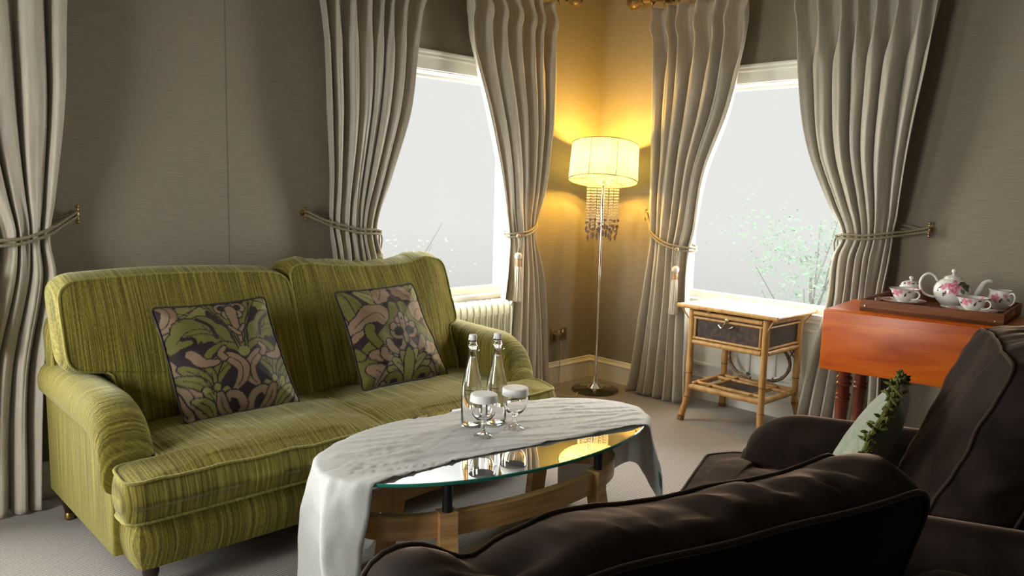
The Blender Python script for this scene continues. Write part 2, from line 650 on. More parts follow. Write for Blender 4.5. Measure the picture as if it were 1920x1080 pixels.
M_TRIM = streaks('leaf_green_braid', (.040, .042, .006), (.125, .125, .022), coord='Object', scale=(60, 60, 60), rough=.8, bump=.2)[0]
M_DAMASK, t, b = vcol('damask_weave', .65, .25, sheen=.03)
uvn = N(t, 'ShaderNodeUVMap', uv_map='UVMap')
mpn = N(t, 'ShaderNodeMapping')
mpn.inputs['Scale'].default_value = (30, 300, 1)
nz = N(t, 'ShaderNodeTexNoise', Scale=1.0, Detail=1)
bp = N(t, 'ShaderNodeBump', Strength=.4, Distance=.002)
t.links.new(uvn.outputs[0], mpn.inputs[0])
t.links.new(mpn.outputs[0], nz.inputs['Vector'])
t.links.new(nz.outputs['Fac'], bp.inputs['Height'])
t.links.new(bp.outputs[0], b.inputs['Normal'])
M_DARKPIPE = principled('plum_piping', (.03, .022, .022), .7)
# lamp shade: pleated organza, lets light through
M_SHADE = bpy.data.materials.new('pleated_organza')
M_SHADE.use_nodes = True
t = M_SHADE.node_tree
t.nodes.clear()
tcn = N(t, 'ShaderNodeTexCoord')
mpn = N(t, 'ShaderNodeMapping')
mpn.inputs['Scale'].default_value = (90, 90, 1.5)
nz = N(t, 'ShaderNodeTexNoise', Scale=1.0, Detail=2)
t.links.new(tcn.outputs['Object'], mpn.inputs[0])
t.links.new(mpn.outputs[0], nz.inputs['Vector'])
r = ramp(t, [(.3, (.13, .165, .25)), (.7, (.25, .31, .44))])
t.links.new(nz.outputs['Fac'], r.inputs[0])
df = N(t, 'ShaderNodeBsdfDiffuse')
tl = N(t, 'ShaderNodeBsdfTranslucent')
tp = N(t, 'ShaderNodeBsdfTransparent', Color=(1, .93, .78, 1))
t.links.new(r.outputs[0], df.inputs[0])
t.links.new(r.outputs[0], tl.inputs[0])
m1 = N(t, 'ShaderNodeMixShader', Fac=.5)
m2 = N(t, 'ShaderNodeMixShader', Fac=.0)
ou = N(t, 'ShaderNodeOutputMaterial')
t.links.new(df.outputs[0], m1.inputs[1])
t.links.new(tl.outputs[0], m1.inputs[2])
t.links.new(m1.outputs[0], m2.inputs[1])
t.links.new(tp.outputs[0], m2.inputs[2])
t.links.new(m2.outputs[0], ou.inputs[0])
M_BULB = bpy.data.materials.new('glowing_bulb')
M_BULB.use_nodes = True
t = M_BULB.node_tree
t.nodes.clear()
em = N(t, 'ShaderNodeEmission', Color=(1, .565, .080, 1), Strength=520.0)
ou = N(t, 'ShaderNodeOutputMaterial')
t.links.new(em.outputs[0], ou.inputs[0])
M_LEAF = principled('leaf_green', (.042, .056, .043), .9, spec=.05)
M_LEAF2 = principled('pale_leaf_green', (.050, .058, .048), .9, spec=.05)
M_BARK = principled('grey_bark', (.036, .036, .032), .9, spec=.05)

# ------------------------------------------------------------------ room shell
T = 0.30
m = MB()
m.box((XW - T, YB - T, -0.2), (T, T, 0.0))
struct(m.build('floor', M_CARPET, smooth=False))
m = MB()
m.box((XW - T, YB - T, CEIL), (T, T, CEIL + 0.2))
struct(m.build('ceiling', M_CEIL, smooth=False))


def wall_pieces(m, put, a, b, wins):
    """wall from a to b along u with window recesses; put(u0,u1,d0,d1,z0,z1) adds a box"""
    edges = [a]
    for c, hw in sorted(wins):
        edges += [c - hw, c + hw]
    edges.append(b)
    for i in range(0, len(edges), 2):
        put(edges[i], edges[i + 1], 0, T, 0, CEIL)
    for c, hw in wins:
        put(c - hw, c + hw, 0, T, HEAD, CEIL)
        put(c - hw, c + hw, .135, T, 0, SILL - .03)


m = MB()
wall_pieces(m, lambda u0, u1, d0, d1, z0, z1: m.box((u0, d0, z0), (u1, d1, z1)), XW, 0, [WIN1, WIN3])
struct(m.build('wall_left', M_WALL, smooth=False))
m = MB()
wall_pieces(m, lambda u0, u1, d0, d1, z0, z1: m.box((d0, u0, z0), (d1, u1, z1)), YB, T, [WIN2])
struct(m.build('wall_right', M_WALL, smooth=False))
m = MB()
wall_pieces(m, lambda u0, u1, d0, d1, z0, z1: m.box((XW - d1, u0, z0), (XW - d0, u1, z1)), YB, T, [WIN4])
struct(m.build('wall_west', M_WALL, smooth=False))
m = MB()
m.box((XW, YB - T, 0), (T, YB, CEIL))
struct(m.build('wall_back', M_WALL, smooth=False))

# wallpaper seams: narrow raised joints
m = MB()
m.box((-2.668, -.0012, .16), (-2.666, .0, CEIL), 0)
struct(m.build('trim_1', principled('paper_seam', (.165, .14, .10), .9), smooth=False))  # joint strip a little darker than the wallpaper

# baseboards: plinth with stepped ogee top
PROFILE = [(0, 0), (.018, 0), (.018, .105), (.016, .112), (.022, .118), (.022, .124), (.014, .132), (.010, .143), (.010, .150), (.004, .154), (0, .154)]


def skirting(name, put, a, b):
    m = MB()
    n = len(PROFILE)
    V = [put(u, d, z) for u in (a, b) for d, z in PROFILE]
    Fs = [(i, (i + 1) % n, n + (i + 1) % n, n + i) for i in range(n)]
    Fs += [tuple(range(n)), tuple(range(2 * n - 1, n - 1, -1))]
    m.add(V, Fs)
    return struct(m.build(name, M_CREAM, smooth=False))


PL = lambda u, d, z: (u, -d, z)          # left wall: d inward
PR = lambda u, d, z: (-d, u, z)          # right wall: d inward
PW = lambda u, d, z: (XW + d, u, z)
skirting('baseboard_left', PL, WIN1[0] + WIN1[1], 0)
skirting('baseboard_left_middle', PL, WIN3[0] + WIN3[1], WIN1[0] - WIN1[1])
skirting('baseboard_left_end', PL, XW, WIN3[0] - WIN3[1])
skirting('baseboard_right', PR, WIN2[0] + WIN2[1], 0)
skirting('baseboard_right_end', PR, YB, WIN2[0] - WIN2[1])


# ------------------------------------------------------------------ windows
def window(k, P, win):
    """P maps (u along wall, d inward, z)"""
    c, hw = win

    def bx(m, u0, u1, d0, d1, z0, z1, bev=0.0):
        p, q = Vector(P(u0, d0, z0)), Vector(P(u1, d1, z1))
        lo = [min(p[i], q[i]) for i in range(3)]
        hi = [max(p[i], q[i]) for i in range(3)]
        m.box(lo, hi, bev)
    # frame of the sash, set back in the reveal; its head runs up behind the soffit
    m = MB()
    z0, z1 = SILL, HEAD
    bx(m, c - hw, c - hw + .05, -.165, -.125, z0, z1)
    bx(m, c + hw - .05, c + hw, -.165, -.125, z0, z1)
    bx(m, c - hw, c + hw, -.165, -.125, z0, z0 + .045)
    bx(m, c - hw, c + hw, -.165, -.125, z1 - .02, z1)
    fr = struct(m.build('window_%d' % k, M_WHITE, smooth=False))
    m = MB()
    bx(m, c - hw + .05, c + hw - .05, -.146, -.142, z0 + .045, z1 - .02)
    m.build('window_pane', M_PANE, fr, smooth=False)
    # linings of the reveal and apron panelling
    m = MB()
    bx(m, c - hw, c - hw + .008, -.125, -.001, z0, z1)
    bx(m, c + hw - .008, c + hw, -.125, -.001, z0, z1)
    bx(m, c - hw, c - hw + .008, -.135, -.001, 0, z0 - .03)
    bx(m, c + hw - .008, c + hw, -.135, -.001, 0, z0 - .03)
    bx(m, c - hw + .008, c + hw - .008, -.125, -.001, z1 - .006, z1)
    m.build('window_reveal', M_REVEAL, fr, smooth=False)
    m = MB()
    bx(m, c - hw + .008, c + hw - .008, -.165, -.07, z0 - .03, z0, .006)
    bx(m, c - hw + .008, c + hw - .008, -.134, -.085, z0 - .055, z0 - .03, .006)
    m.build('window_sill', M_WHITE, fr)
    m = MB()
    a, b = c - hw + .008, c + hw - .008
    bx(m, a, b, -.134, -.118, .0, z0 - .03)
    mid = (a + b) / 2
    for p0, p1 in ((a, mid), (mid, b)):
        pz0, pz1 = .22, .57
        q0, q1 = p0 + .075, p1 - .075
        for s0, s1, t0, t1 in ((q0, q1, pz1 - .022, pz1), (q0, q1, pz0, pz0 + .022), (q0, q0 + .022, pz0, pz1), (q1 - .022, q1, pz0, pz1)):
            bx(m, s0, s1, -.119, -.106, t0, t1, .005)
    bx(m, a, b, -.119, -.098, 0, .10)
    bx(m, a, b, -.119, -.104, .10, .125, .005)
    bx(m, a, b, -.119, -.109, .125, .148, .004)
    m.build('apron_panel', M_WHITE, fr)
    # architrave: flat band with bead and crown along the head, plain jambs
    m = MB()
    w_ = .062
    bx(m, c - hw - w_, c + hw + w_, .0, .020, z1, z1 + .064)
    bx(m, c - hw - w_, c + hw + w_, .0, .030, z1 + .064, z1 + .080, .006)
    bx(m, c - hw - w_ - .01, c + hw + w_ + .01, .0, .038, z1 + .084, z1 + .106, .008)
    bx(m, c - hw - w_, c + hw + w_, .0, .026, z1 + .078, z1 + .086)
    for s0, s1 in ((c - hw - w_, c - hw), (c + hw, c + hw + w_)):
        bx(m, s0, s1, .0, .020, .0, z1)
        bx(m, s0 + .01, s1 - .02, .02, .028, .0, z1, .004)
    m.build('architrave', M_WHITE, fr)
    return fr


window(1, PL, WIN1)
window(2, PR, WIN2)
window(3, PL, WIN3)
window(4, PW, WIN4)  # west window, out of view: put in to light the sofa's left side


# ------------------------------------------------------------------ curtains
def curtain(P, Lt, Rt, nf, seed, label, grp, tie=1.12, d_top=.135, edge_side='R'):
    rnd = random.Random(seed)
    jit = [rnd.uniform(-.25, .25) for _ in range(nf + 2)]
    amp = [rnd.uniform(.7, 1.25) for _ in range(nf + 2)]
    lean = [rnd.uniform(-.5, .5) for _ in range(nf + 2)]
    cut = [0.0]
    for _ in range(nf):
        cut.append(cut[-1] + rnd.uniform(.6, 1.45))
    cut = [q / cut[-1] for q in cut]
    shp = [rnd.uniform(.6, 1.25) for _ in range(nf + 2)]
    Lt = sorted(Lt)
    Rt = sorted(Rt)
    zt = 2.47
    NR, PC = 110, 26
    nu = nf * PC + 1
    zs = []
    for j in range(NR):
        t = j / (NR - 1)
        zs.append(zt + (0.012 - zt) * t)

    def A_at(z):
        return interp([(0.0, .062), (.5, .058), (tie - .12, .038), (tie, .028), (tie + .15, .040), (1.7, .060), (2.2, .052), (2.34, .040), (2.40, .034), (2.47, .036)], z)

    def D_at(z):
        return smooth_interp([(0.0, .105), (tie - .3, .105), (tie, .085), (tie + .4, .12), (2.0, d_top), (2.47, d_top + .005)], z)

    def fn(i, j):
        z = zs[j]
        u = i / (nu - 1)
        ki = 0
        while ki < nf - 1 and cut[ki + 1] <= u:
            ki += 1
        k = ki + (u - cut[ki]) / (cut[ki + 1] - cut[ki])
        # folds drift a little as they fall
        ph = 2 * PI * (k + .18 * jit[ki] * min(1, max(0, (2.3 - z) / .8)))
        near = math.exp(-((z - 2.345) / .06) ** 2)
        pw = lerp(1.15, 9.0, near) if z < 2.345 else lerp(3.5, 9.0, near)
        sk = shp[int(k + .5) % nf]
        if z < 2.345:                      # each pleat opens out below the stitched pinch
            q = min(1, (2.345 - z) / .32)
            ex_ = lerp(14.0, sk, (q * q * (3 - 2 * q)) ** .45)
        else:
            ex_ = lerp(14.0, 4.5, min(1, (z - 2.345) / .09))
        g = abs(math.cos(ph / 2)) ** ex_
        fade = 1.0 if z > 2.3 else (1 - .25 * abs(lean[ki]))
        ka = int(k + .5) % nf
        am = lerp(1.0, amp[ka], min(1, max(0, (2.3 - z) / .3)))
        dep = D_at(z) + A_at(z) * am * fade * (2 * g - 1) + (.030 * near * g)
        # secondary crease
        if z < 2.25:
            dep += .006 * math.sin(ph * 2.0 + lean[ki] * 4 + z * 2.2) * min(1, (2.25 - z) * 3)
        l, r_ = smooth_interp(Lt, z), smooth_interp(Rt, z)
        lat = .55 * math.sin(ph) * min(1.0, max(0, (2.32 - z) / .5)) + .30 * math.sin(2 * ph + 1.0) * lean[ki] * min(1, max(0, (2.2 - z)))
        uu = u + lat / (2 * PI * nf)
        # radiating creases where the cord gathers the cloth
        near_t = math.exp(-((z - tie) / .16) ** 2)
        dep += near_t * .010 * math.sin(ph * 1.5 + 2 * lean[ki])
        # the bundle is rounded where it is tied
        dep += near_t * .030 * (math.sin(PI * u) - .4)
        uw = lerp(l, r_, uu)
        wob = .006 * noise.noise(Vector((u * 6, z * 2.2, seed * 1.7)))
        dep = max(dep, .016)
        return P(uw + wob, dep + wob, z + (.004 * math.sin(ph) if j == NR - 1 else 0))
    m = MB()
    m.grid(nu, NR, fn)
    o = m.build('curtain', M_CURT, angle=180)
    sol = o.modifiers.new('cloth_thickness', 'SOLIDIFY')
    sol.thickness = .0025
    sol.offset = 0
    return tag(o, label, 'curtain', grp)


G_CUR = 'tied back satin curtains'
curtain(PL, [(2.47, -3.95), (2.0, -3.92), (1.6, -3.86), (1.25, -3.73), (1.1, -3.67), (.95, -3.70), (.55, -3.80), (0.0, -3.86)],
        [(2.47, -3.335), (2.0, -3.362), (1.61, -3.384), (1.236, -3.425), (1.09, -3.446), (.94, -3.438), (.56, -3.505), (0.0, -3.535)], 5, 11,
        'champagne satin curtain tied back behind the left arm of the green sofa', G_CUR)
curtain(PL, [(2.47, -2.28), (2.209, -2.255), (1.711, -2.215), (1.108, -2.17), (.945, -2.16), (.5, -2.19), (0, -2.22)],
        [(2.47, -1.625), (2.313, -1.66), (1.754, -1.733), (1.384, -1.832), (1.103, -1.90), (.931, -1.872), (.5, -1.80), (0, -1.75)], 7, 23,
        'champagne satin curtain falling behind the right back cushion of the green sofa', G_CUR)
curtain(PL, [(2.47, -1.37), (2.369, -1.34), (2.086, -1.30), (1.8, -1.197), (1.499, -1.082), (1.183, -.975), (1.035, -.93), (.85, -.955), (.658, -.99), (.397, -1.03), (0, -1.06)],
        [(2.47, -.665), (2.2, -.650), (1.848, -.643), (1.35, -.667), (1.08, -.703), (.84, -.668), (.345, -.612), (0, -.58)], 6, 37,
        'champagne satin curtain with a tassel between the cream radiator and the lit lamp', G_CUR, tie=1.06)
curtain(PR, [(2.47, -1.225), (2.426, -1.21), (2.047, -1.175), (1.78, -1.11), (1.471, -.985), (1.114, -.895), (.98, -.862), (.549, -.90), (0, -.935)],
        [(2.47, -.53), (2.196, -.572), (1.536, -.585), (1.197, -.565), (.677, -.56), (.168, -.505), (0, -.472)], 6, 41,
        'champagne satin curtain with a tassel between the lit lamp and the bamboo table', G_CUR, tie=1.04)
curtain(PR, [(2.47, -2.235), (2.281, -2.205), (1.912, -2.165), (1.581, -2.12), (1.264, -2.085), (1.155, -2.065), (.991, -2.06), (.826, -2.055), (.4, -2.08), (0, -2.10)],
        [(2.47, -1.49), (2.2, -1.51), (1.961, -1.53), (1.588, -1.605), (1.305, -1.722), (1.138, -1.80), (1.021, -1.765), (.79, -1.765), (.425, -1.70), (0, -1.635)], 7, 53,
        'champagne satin curtain tied back behind the drop leaf table', G_CUR, tie=1.13)


# curtain hooks on the wall: rosette, stem and a bow with a ball at each end
def wall_hook(P, u, s, label):
    root = thing('curtain_hook', label, 'hook', (0, 0, 0), 0, 'brass tieback hooks')
    z = 1.187
    m = MB()
    o0 = Vector(P(u, 0, z))
    nrm = (Vector(P(u, 1, z)) - o0)
    tx = (Vector(P(u + 1, 0, z)) - o0)
    Mx = Matrix((tx.to_4d(), Vector((0, 0, 1, 0)), nrm.to_4d(), (0, 0, 0, 1))).transposed()
    Mx = Matrix.Translation(o0) @ Matrix(((tx.x, 0, nrm.x, 0), (tx.y, 0, nrm.y, 0), (tx.z, 1, nrm.z, 0), (0, 0, 0, 1)))
    m.lathe([(.0, .0), (.016, .0), (.016, .004), (.008, .007), (.005, .012), (.005, .035), (.0, .036)], 16, M=Mx)
    m.build('rosette', M_BRASS, root)
    m = MB()
    pts = [P(u, .035, z - .03), P(u, .045, z - .02), P(u, .036, z), P(u, .045, z + .02), P(u, .035, z + .03)]
    m.tube(spline(pts, 5), .0035, 8)
    m.build('bow', M_BRASS, root)
    for dz in (-.032, .032):
        m = MB()
        prof = [(.0085 * math.sin(PI * i / 8), -.0085 * math.cos(PI * i / 8)) for i in range(9)]
        m.lathe(prof, 12, o=P(u, .035, z + dz))
        m.build('ball', M_BRASS, root)


wall_hook(PL, -3.324, -1, 'brass tieback hook left of the sofa on the papered wall')
wall_hook(PL, -2.283, 1, 'brass tieback hook on the wall above the middle of the sofa')
wall_hook(PL, -.632, 1, 'brass tieback hook left of the lit lamp, half behind the curtain edge')
wall_hook(PR, -.468, 1, 'brass tieback hook right of the lit lamp, in amber light')
wall_hook(PR, -2.217, 1, 'brass tieback hook on the wall above the teapot')


def ball(m, o, r, sx_=1.0, n=14):
    m.lathe([(r * math.sin(PI * i / 10) * sx_, -r * math.cos(PI * i / 10)) for i in range(11)], n, o=o)


def tieback(P, uh, uo, ui, zi, label, tassel_dx=0.0, front=.165, t_dep=.16, s=1):
    """cord from the hook round the bundle; ui is the window-side edge"""
    root = thing('curtain_tieback', label, 'tieback', (0, 0, 0), 0, 'cord tiebacks with tassels')
    um = (uo + ui) / 2
    sg = 1 if ui > uo else -1
    for k, dz in enumerate((-.010, .010)):
        m = MB()
        pts = [P(uh, .037, 1.187 + dz), P(lerp(uh, uo, .6), .075, lerp(1.187, zi, .35) + dz * .8), P(uo, .115, lerp(1.187, zi, .55) + dz),
               P(lerp(uo, um, .5), front - .012, lerp(1.187, zi, .75) + dz), P(um, front, lerp(1.187, zi, .88) + dz),
               P(lerp(um, ui, .6), front - .004, zi + .008 + dz), P(ui + sg * .012, front - .05, zi + dz),
               P(ui + sg * .005, front - .11, zi + .01 + dz), P(um, .022, zi + .04 + dz), P(uo, .022, zi + .07 + dz), P(lerp(uo, uh, .8), .026, 1.175 + dz), P(uh, .032, 1.187 + dz)]
        ln = spline(pts, 8)
        m.tube(ln, .0065, 8)
        m.build('rope', M_ROPE, root)
    # knot and hanging tassel
    ut = ui + sg * .004 + tassel_dx
    m = MB()
    ball(m, P(ut, t_dep, zi), .014)
    m.tube(spline([P(ut, t_dep, zi), P(ut - .008, t_dep + .012, zi - .05), P(ut - .002, t_dep + .004, zi - .105)], 6), .0045, 6)
    m.tube(spline([P(ut + .006, t_dep, zi), P(ut + .012, t_dep + .008, zi - .04), P(ut + .002, t_dep + .004, zi - .105)], 6), .0045, 6)
    tas = m.build('tassel', M_ROPE, root)
    ct = P(ut, t_dep + .004, zi - .125)
    m = MB()
    ball(m, ct, .024)
    m.build('tassel_head', M_TASSEL, tas)
    m = MB()
    m.lathe([(.013, -.062), (.017, -.060), (.0165, -.042), (.018, -.040), (.016, -.022), (.012, -.018)], 16, o=ct)
    m.build('tassel_band', M_TASSELBAND, tas)
    m = MB()
    m.lathe([(.012, -.060), (.018, -.064), (.021, -.08), (.023, -.14), (.026, -.21), (.030, -.272), (.027, -.280), (.0, -.276)], 48, o=ct,
            flute=lambda a, i: 1 + (.07 * math.sin(a * 13 + i * .4) + .04 * math.sin(a * 29)) * min(1, i / 3))
    m.build('tassel_skirt', M_TASSEL, tas)
    return root


tieback(PL, -3.324, -3.44, -3.675, 1.075, 'cord tieback around the leftmost curtain, left of the green sofa', front=.150)
tieback(PL, -2.283, -2.17, -1.89, 1.085, 'cord tieback around the curtain behind the middle of the sofa', front=.150, t_dep=.10)
tieback(PL, -.632, -.70, -.915, 1.045, 'cord tieback and ivory tassel beside the cream radiator', tassel_dx=.012, front=.150)
tieback(PR, -.468, -.565, -.86, .985, 'cord tieback and ivory tassel between the lit lamp and the bamboo table', tassel_dx=.045, front=.150, t_dep=.175)
tieback(PR, -2.217, -2.06, -1.80, 1.125, 'taut cord tieback around the curtain by the drop leaf table', tassel_dx=.03, front=.150, t_dep=.06)


# curtain poles with turned finials, and the rings the curtains hang from
def pole(P, a, b, end, label):
    root = thing('curtain_pole', label, 'curtain pole', (0, 0, 0), 0, 'gilded curtain poles')
    z, d = 2.528, .150
    m = MB()
    m.tube([P(a, d, z), P(b, d, z)], .019, 16)
    m.build('rod', M_POLE, root)
    ax = (Vector(P(1, 0, 0)) - Vector(P(0, 0, 0)))
    sg = 1 if end > (a + b) / 2 else -1
    ax = ax * sg
    o0 = Vector(P(end, d, z))
    x = ax.normalized()
    y = Vector((0, 0, 1))
    zc = x.cross(y)
    Mx = Matrix(((y.x, zc.x, x.x, o0.x), (y.y, zc.y, x.y, o0.y), (y.z, zc.z, x.z, o0.z), (0, 0, 0, 1)))
    m = MB()
    m.lathe([(.019, -.005), (.027, 0), (.027, .006), (.020, .010), (.024, .014), (.024, .020), (.018, .024), (.026, .034), (.041, .052), (.045, .070), (.040, .088),
             (.043, .092), (.043, .098), (.034, .104), (.036, .108), (.030, .114), (.016, .120), (.0, .124)], 24, M=Mx)
    m.build('finial', M_POLE, root)
    m = MB()
    bu = end - sg * .10
    m.tube([P(bu, .0, z), P(bu, d - .015, z)], .010, 10)
    m.lathe([(0, 0), (.03, 0), (.03, .01), (0, .012)], 16, M=Matrix.Translation(Vector(P(bu, 0, z))) @ Matrix(((1, 0, 0, 0), (0, 1, 0, 0), (0, 0, 1, 0), (0, 0, 0, 1))))
    m.build('bracket', M_POLE, root)
    return root


pole(PL, -2.5, -.53, -.53, 'gilded curtain pole ending in a turned finial, over the window beside the sofa')
pole(PR, -2.5, -.455, -.455, 'gilded curtain pole ending in a turned finial, over the window by the bamboo table')


def ring(P, u, label):
    m = MB()
    pts = [P(u + .012 * math.sin(a * 2), .150 + .030 * math.cos(a), 2.523 + .032 * math.sin(a)) for a in [2 * PI * k / 20 for k in range(20)]]
    m.tube(pts, .0055, 8, closed=True)
    o = m.build('curtain_ring', M_POLE)
    tag(o, label, 'curtain ring', 'rings on the curtain poles')
    m = MB()
    m.tube([P(u, .150, 2.492), P(u, .150, 2.478), P(u + .004, .152, 2.468)], .0025, 6)
    m.build('eyelet', M_BRASS, o)


ring(PL, -.60, 'gilded curtain ring next to the finial above the radiator window curtain')
ring(PL, -.685, 'gilded curtain ring second from the finial above the radiator window curtain')
ring(PR, -.522, 'gilded curtain ring next to the finial right of the lamp corner')
ring(PR, -.615, 'gilded curtain ring second from the finial right of the lamp corner')
ring(PR, -.72, 'gilded curtain ring third from the finial right of the lamp corner')


# ------------------------------------------------------------------ trees outside the window, seen against the bright sky
def tree(loc, h, rad, n, mat, seed, label):
    rnd = random.Random(seed)
    root = thing('garden_tree', label, 'tree', loc, 0, 'trees outside the windows')
    m = MB()
    m.tube([(0, 0, 0), (.05, 0, h * .35), (-.05, .05, h * .7)], [.07, .05, .02], 10)
    for k in range(7):
        a = rnd.uniform(0, 2 * PI)
        m.tube([(0, 0, h * (.35 + .05 * k)), (rad * .5 * math.cos(a), rad * .5 * math.sin(a), h * (.5 + .05 * k)), (rad * .8 * math.cos(a), rad * .8 * math.sin(a), h * (.62 + .05 * k))], [.02, .012, .006], 6)
    m.build('trunk', M_BARK, root)
    m = MB()
    clumps = []
    for k in range(26):
        a, e = rnd.uniform(0, 2 * PI), rnd.uniform(-.6, 1)
        q = rnd.uniform(.45, 1) * rad
        clumps.append((Vector((q * math.cos(a), q * math.sin(a), h * .68 + e * rad * .8)), rnd.uniform(.25, .5)))
    V, Fs = [], []
    for k in range(n):
        c, s = clumps[rnd.randrange(len(clumps))]
        p = c + Vector((rnd.gauss(0, s * .6), rnd.gauss(0, s * .6), rnd.gauss(0, s * .45)))
        a = Vector((rnd.gauss(0, 1), rnd.gauss(0, 1), rnd.gauss(0, .6))).normalized()
        b = a.orthogonal().normalized()
        L = rnd.uniform(.025, .06)
        i = len(V)
        V += [p - a * L, p + b * L * .45 + a.cross(b) * .01, p + a * L, p - b * L * .45 + a.cross(b) * .01]
        Fs.append((i, i + 1, i + 2, i + 3))
    m.add(V, Fs)
    m.build('crown', mat, root)


tree((7.5, 1.85, -3.1), 4.6, 1.15, 1500, M_LEAF, 3, 'green tree in the garden beyond the window by the bamboo table')
tree((3.7, 7.5, -3.0), 4.0, .9, 200, M_LEAF2, 9, 'pale tree in the garden beyond the window behind the sofa')

# ------------------------------------------------------------------ upholstered seating
def piping(loop, mat, name, parent, r=.0055):
    m = MB()
    m.tube(loop, r, 6, closed=True)
    return m.build(name, mat, parent, angle=180, uvfn=lambda v: (v.x * 1.0, v.z))


def loft_arm(ys, sect, close=True):
    """ys: stations; sect(y) gives the closed section [(x, z)]"""
    m = MB()
    S = [sect(y) for y in ys]
    n = len(S[0])
    V = [(p[0], y + (p[2] if len(p) > 2 else 0), p[1]) for y, s in zip(ys, S) for p in s]
    Fs = []
    for j in range(len(ys) - 1):
        for i in range(n):
            i2 = (i + 1) % n
            Fs.append((j * n + i, j * n + i2, (j + 1) * n + i2, (j + 1) * n + i))
    Fs.append(tuple(range(n)))
    Fs.append(tuple(range((len(ys) - 1) * n, len(ys) * n)))
    m.add(V, Fs)
    return m


def arm_mesh(sgn, xo, wd, y_back, y_front, ztop, z0, drop=.15, runout=.19, roll=.028):
    """scroll-topped arm; xo outer face, sgn +1 when the outer face is at -x"""
    L = y_back - y_front
    ys = []
    for k in range(15):
        ys.append(lerp(y_back, y_front + runout, k / 14))
    for k in range(1, 15):
        ys.append(y_front + runout * (1 - math.sin(k / 14 * PI / 2)))
    ends = [(-.004, .985), (-.010, .955), (-.013, .90)]

    def zt(y):
        d = (y_front + runout) - y
        base = ztop - .018 * max(0, (y_back - y) / L)
        if d <= 0:
            return base
        q = min(1, d / runout)
        return base - drop * (1 - math.sqrt(max(0, 1 - q * q)))

    def sect(y, sc=1.0):
        z = zt(y)
        raw = [(0, z0), (0, lerp(z0, z - .14, .33)), (0, lerp(z0, z - .14, .66)), (0, z - .15), (-.002, z - .125), (-roll * .8, z - .112), (-roll, z - .085), (-roll * .9, z - .055), (-roll * .45, z - .025), (.012, z - .006),
               (wd * .38, z), (wd * .62, z - .002), (wd * .85, z - .018), (wd * .97, z - .045), (wd, z - .085), (wd * .985, z - .14), (wd * .98, lerp(z0, z - .14, .5)), (wd * .98, z0)]
        return [(xo + sgn * (wd / 2 + (p[0] - wd / 2) * sc), z0 + (p[1] - z0) * (1 - (1 - sc) * .5)) for p in raw]
    m = MB()
    S = [sect(y) for y in ys] + [sect(y_front, s) for dy, s in ends]
    Y = ys + [y_front + dy for dy, s in ends]
    n = len(S[0])
    V = [(p[0], y, p[1]) for y, s in zip(Y, S) for p in s]
    Fs = []
    for j in range(len(Y) - 1):
        for i in range(n):
            i2 = (i + 1) % n
            Fs.append((j * n + i, j * n + i2, (j + 1) * n + i2, (j + 1) * n + i))
    Fs.append(tuple(range(n)))
    Fs.append(tuple(range((len(Y) - 1) * n, len(Y) * n)))
    m.add(V, Fs)
    return m


def turned_leg(parent, x, y, h, mat, castor=True):
    m = MB()
    m.lathe([(0, h), (.030, h), (.030, h - .012), (.024, h - .02), (.027, h * .55), (.017, h * .32), (.015, .03 if castor else .0), (.0, .03 if castor else 0)], 18, o=(x, y, 0))
    o = m.build('leg', mat, parent)
    if castor:
        m = MB()
        m.lathe([(0, .0), (.012, .0), (.018, .008), (.018, .022), (.012, .034), (0, .034)], 16, o=(x, y, 0))
        m.build('castor', M_BRASS, o)
    return o


SX, SY = -2.575, -0.68
sofa = thing('sofa', 'olive green chenille two seater sofa by the window', 'sofa', (SX, SY, 0))
W2 = .945
# base with soft front border
m, _, _ = slab(round_outline([(-W2 + .03, -.485), (W2 - .03, -.485), (W2 - .03, .44), (-W2 + .03, .44)], [.035, .035, .05, .05], step=.03), (0, 0), .16, crown=(0, 0), bulge=.012,
               rings=6, side=8)
for v in m.v:
    v.z += .205
m.build('base', M_GREEN, sofa, angle=50, uvfn=lambda v: (v.x + v.y * .9, v.z))
for s in (-1, 1):
    m = arm_mesh(-s, s * W2, .142, .42, -.325, .640 if s < 0 else .655, .13)
    m.build('arm', M_GREEN, sofa, angle=50, uvfn=(lambda v: (v.y, v.z + v.x)) if True else None)
    turned_leg(sofa, s * (W2 - .09), -.40, .135, M_DARKLEG)
    turned_leg(sofa, s * (W2 - .05), .38, .135, M_DARKLEG)
# back frame, leaning
m = MB()
o_ = round_outline([(-W2 + .012, .14), (W2 - .012, .14), (W2 - .012, .83), (-W2 + .012, .83)], [.02, .02, .10, .10], step=.03)
m, _, _ = slab(o_, (0, .48), .12, crown=(.0, .01), bulge=.01, rings=6, side=5, deform=lambda p: Vector((p.x, .36 + .17 * (p.y - .43) - p.z, p.y)))
m.build('back_frame', M_GREEN, sofa, angle=50, uvfn=lambda v: (v.x + v.y * .9, v.z))


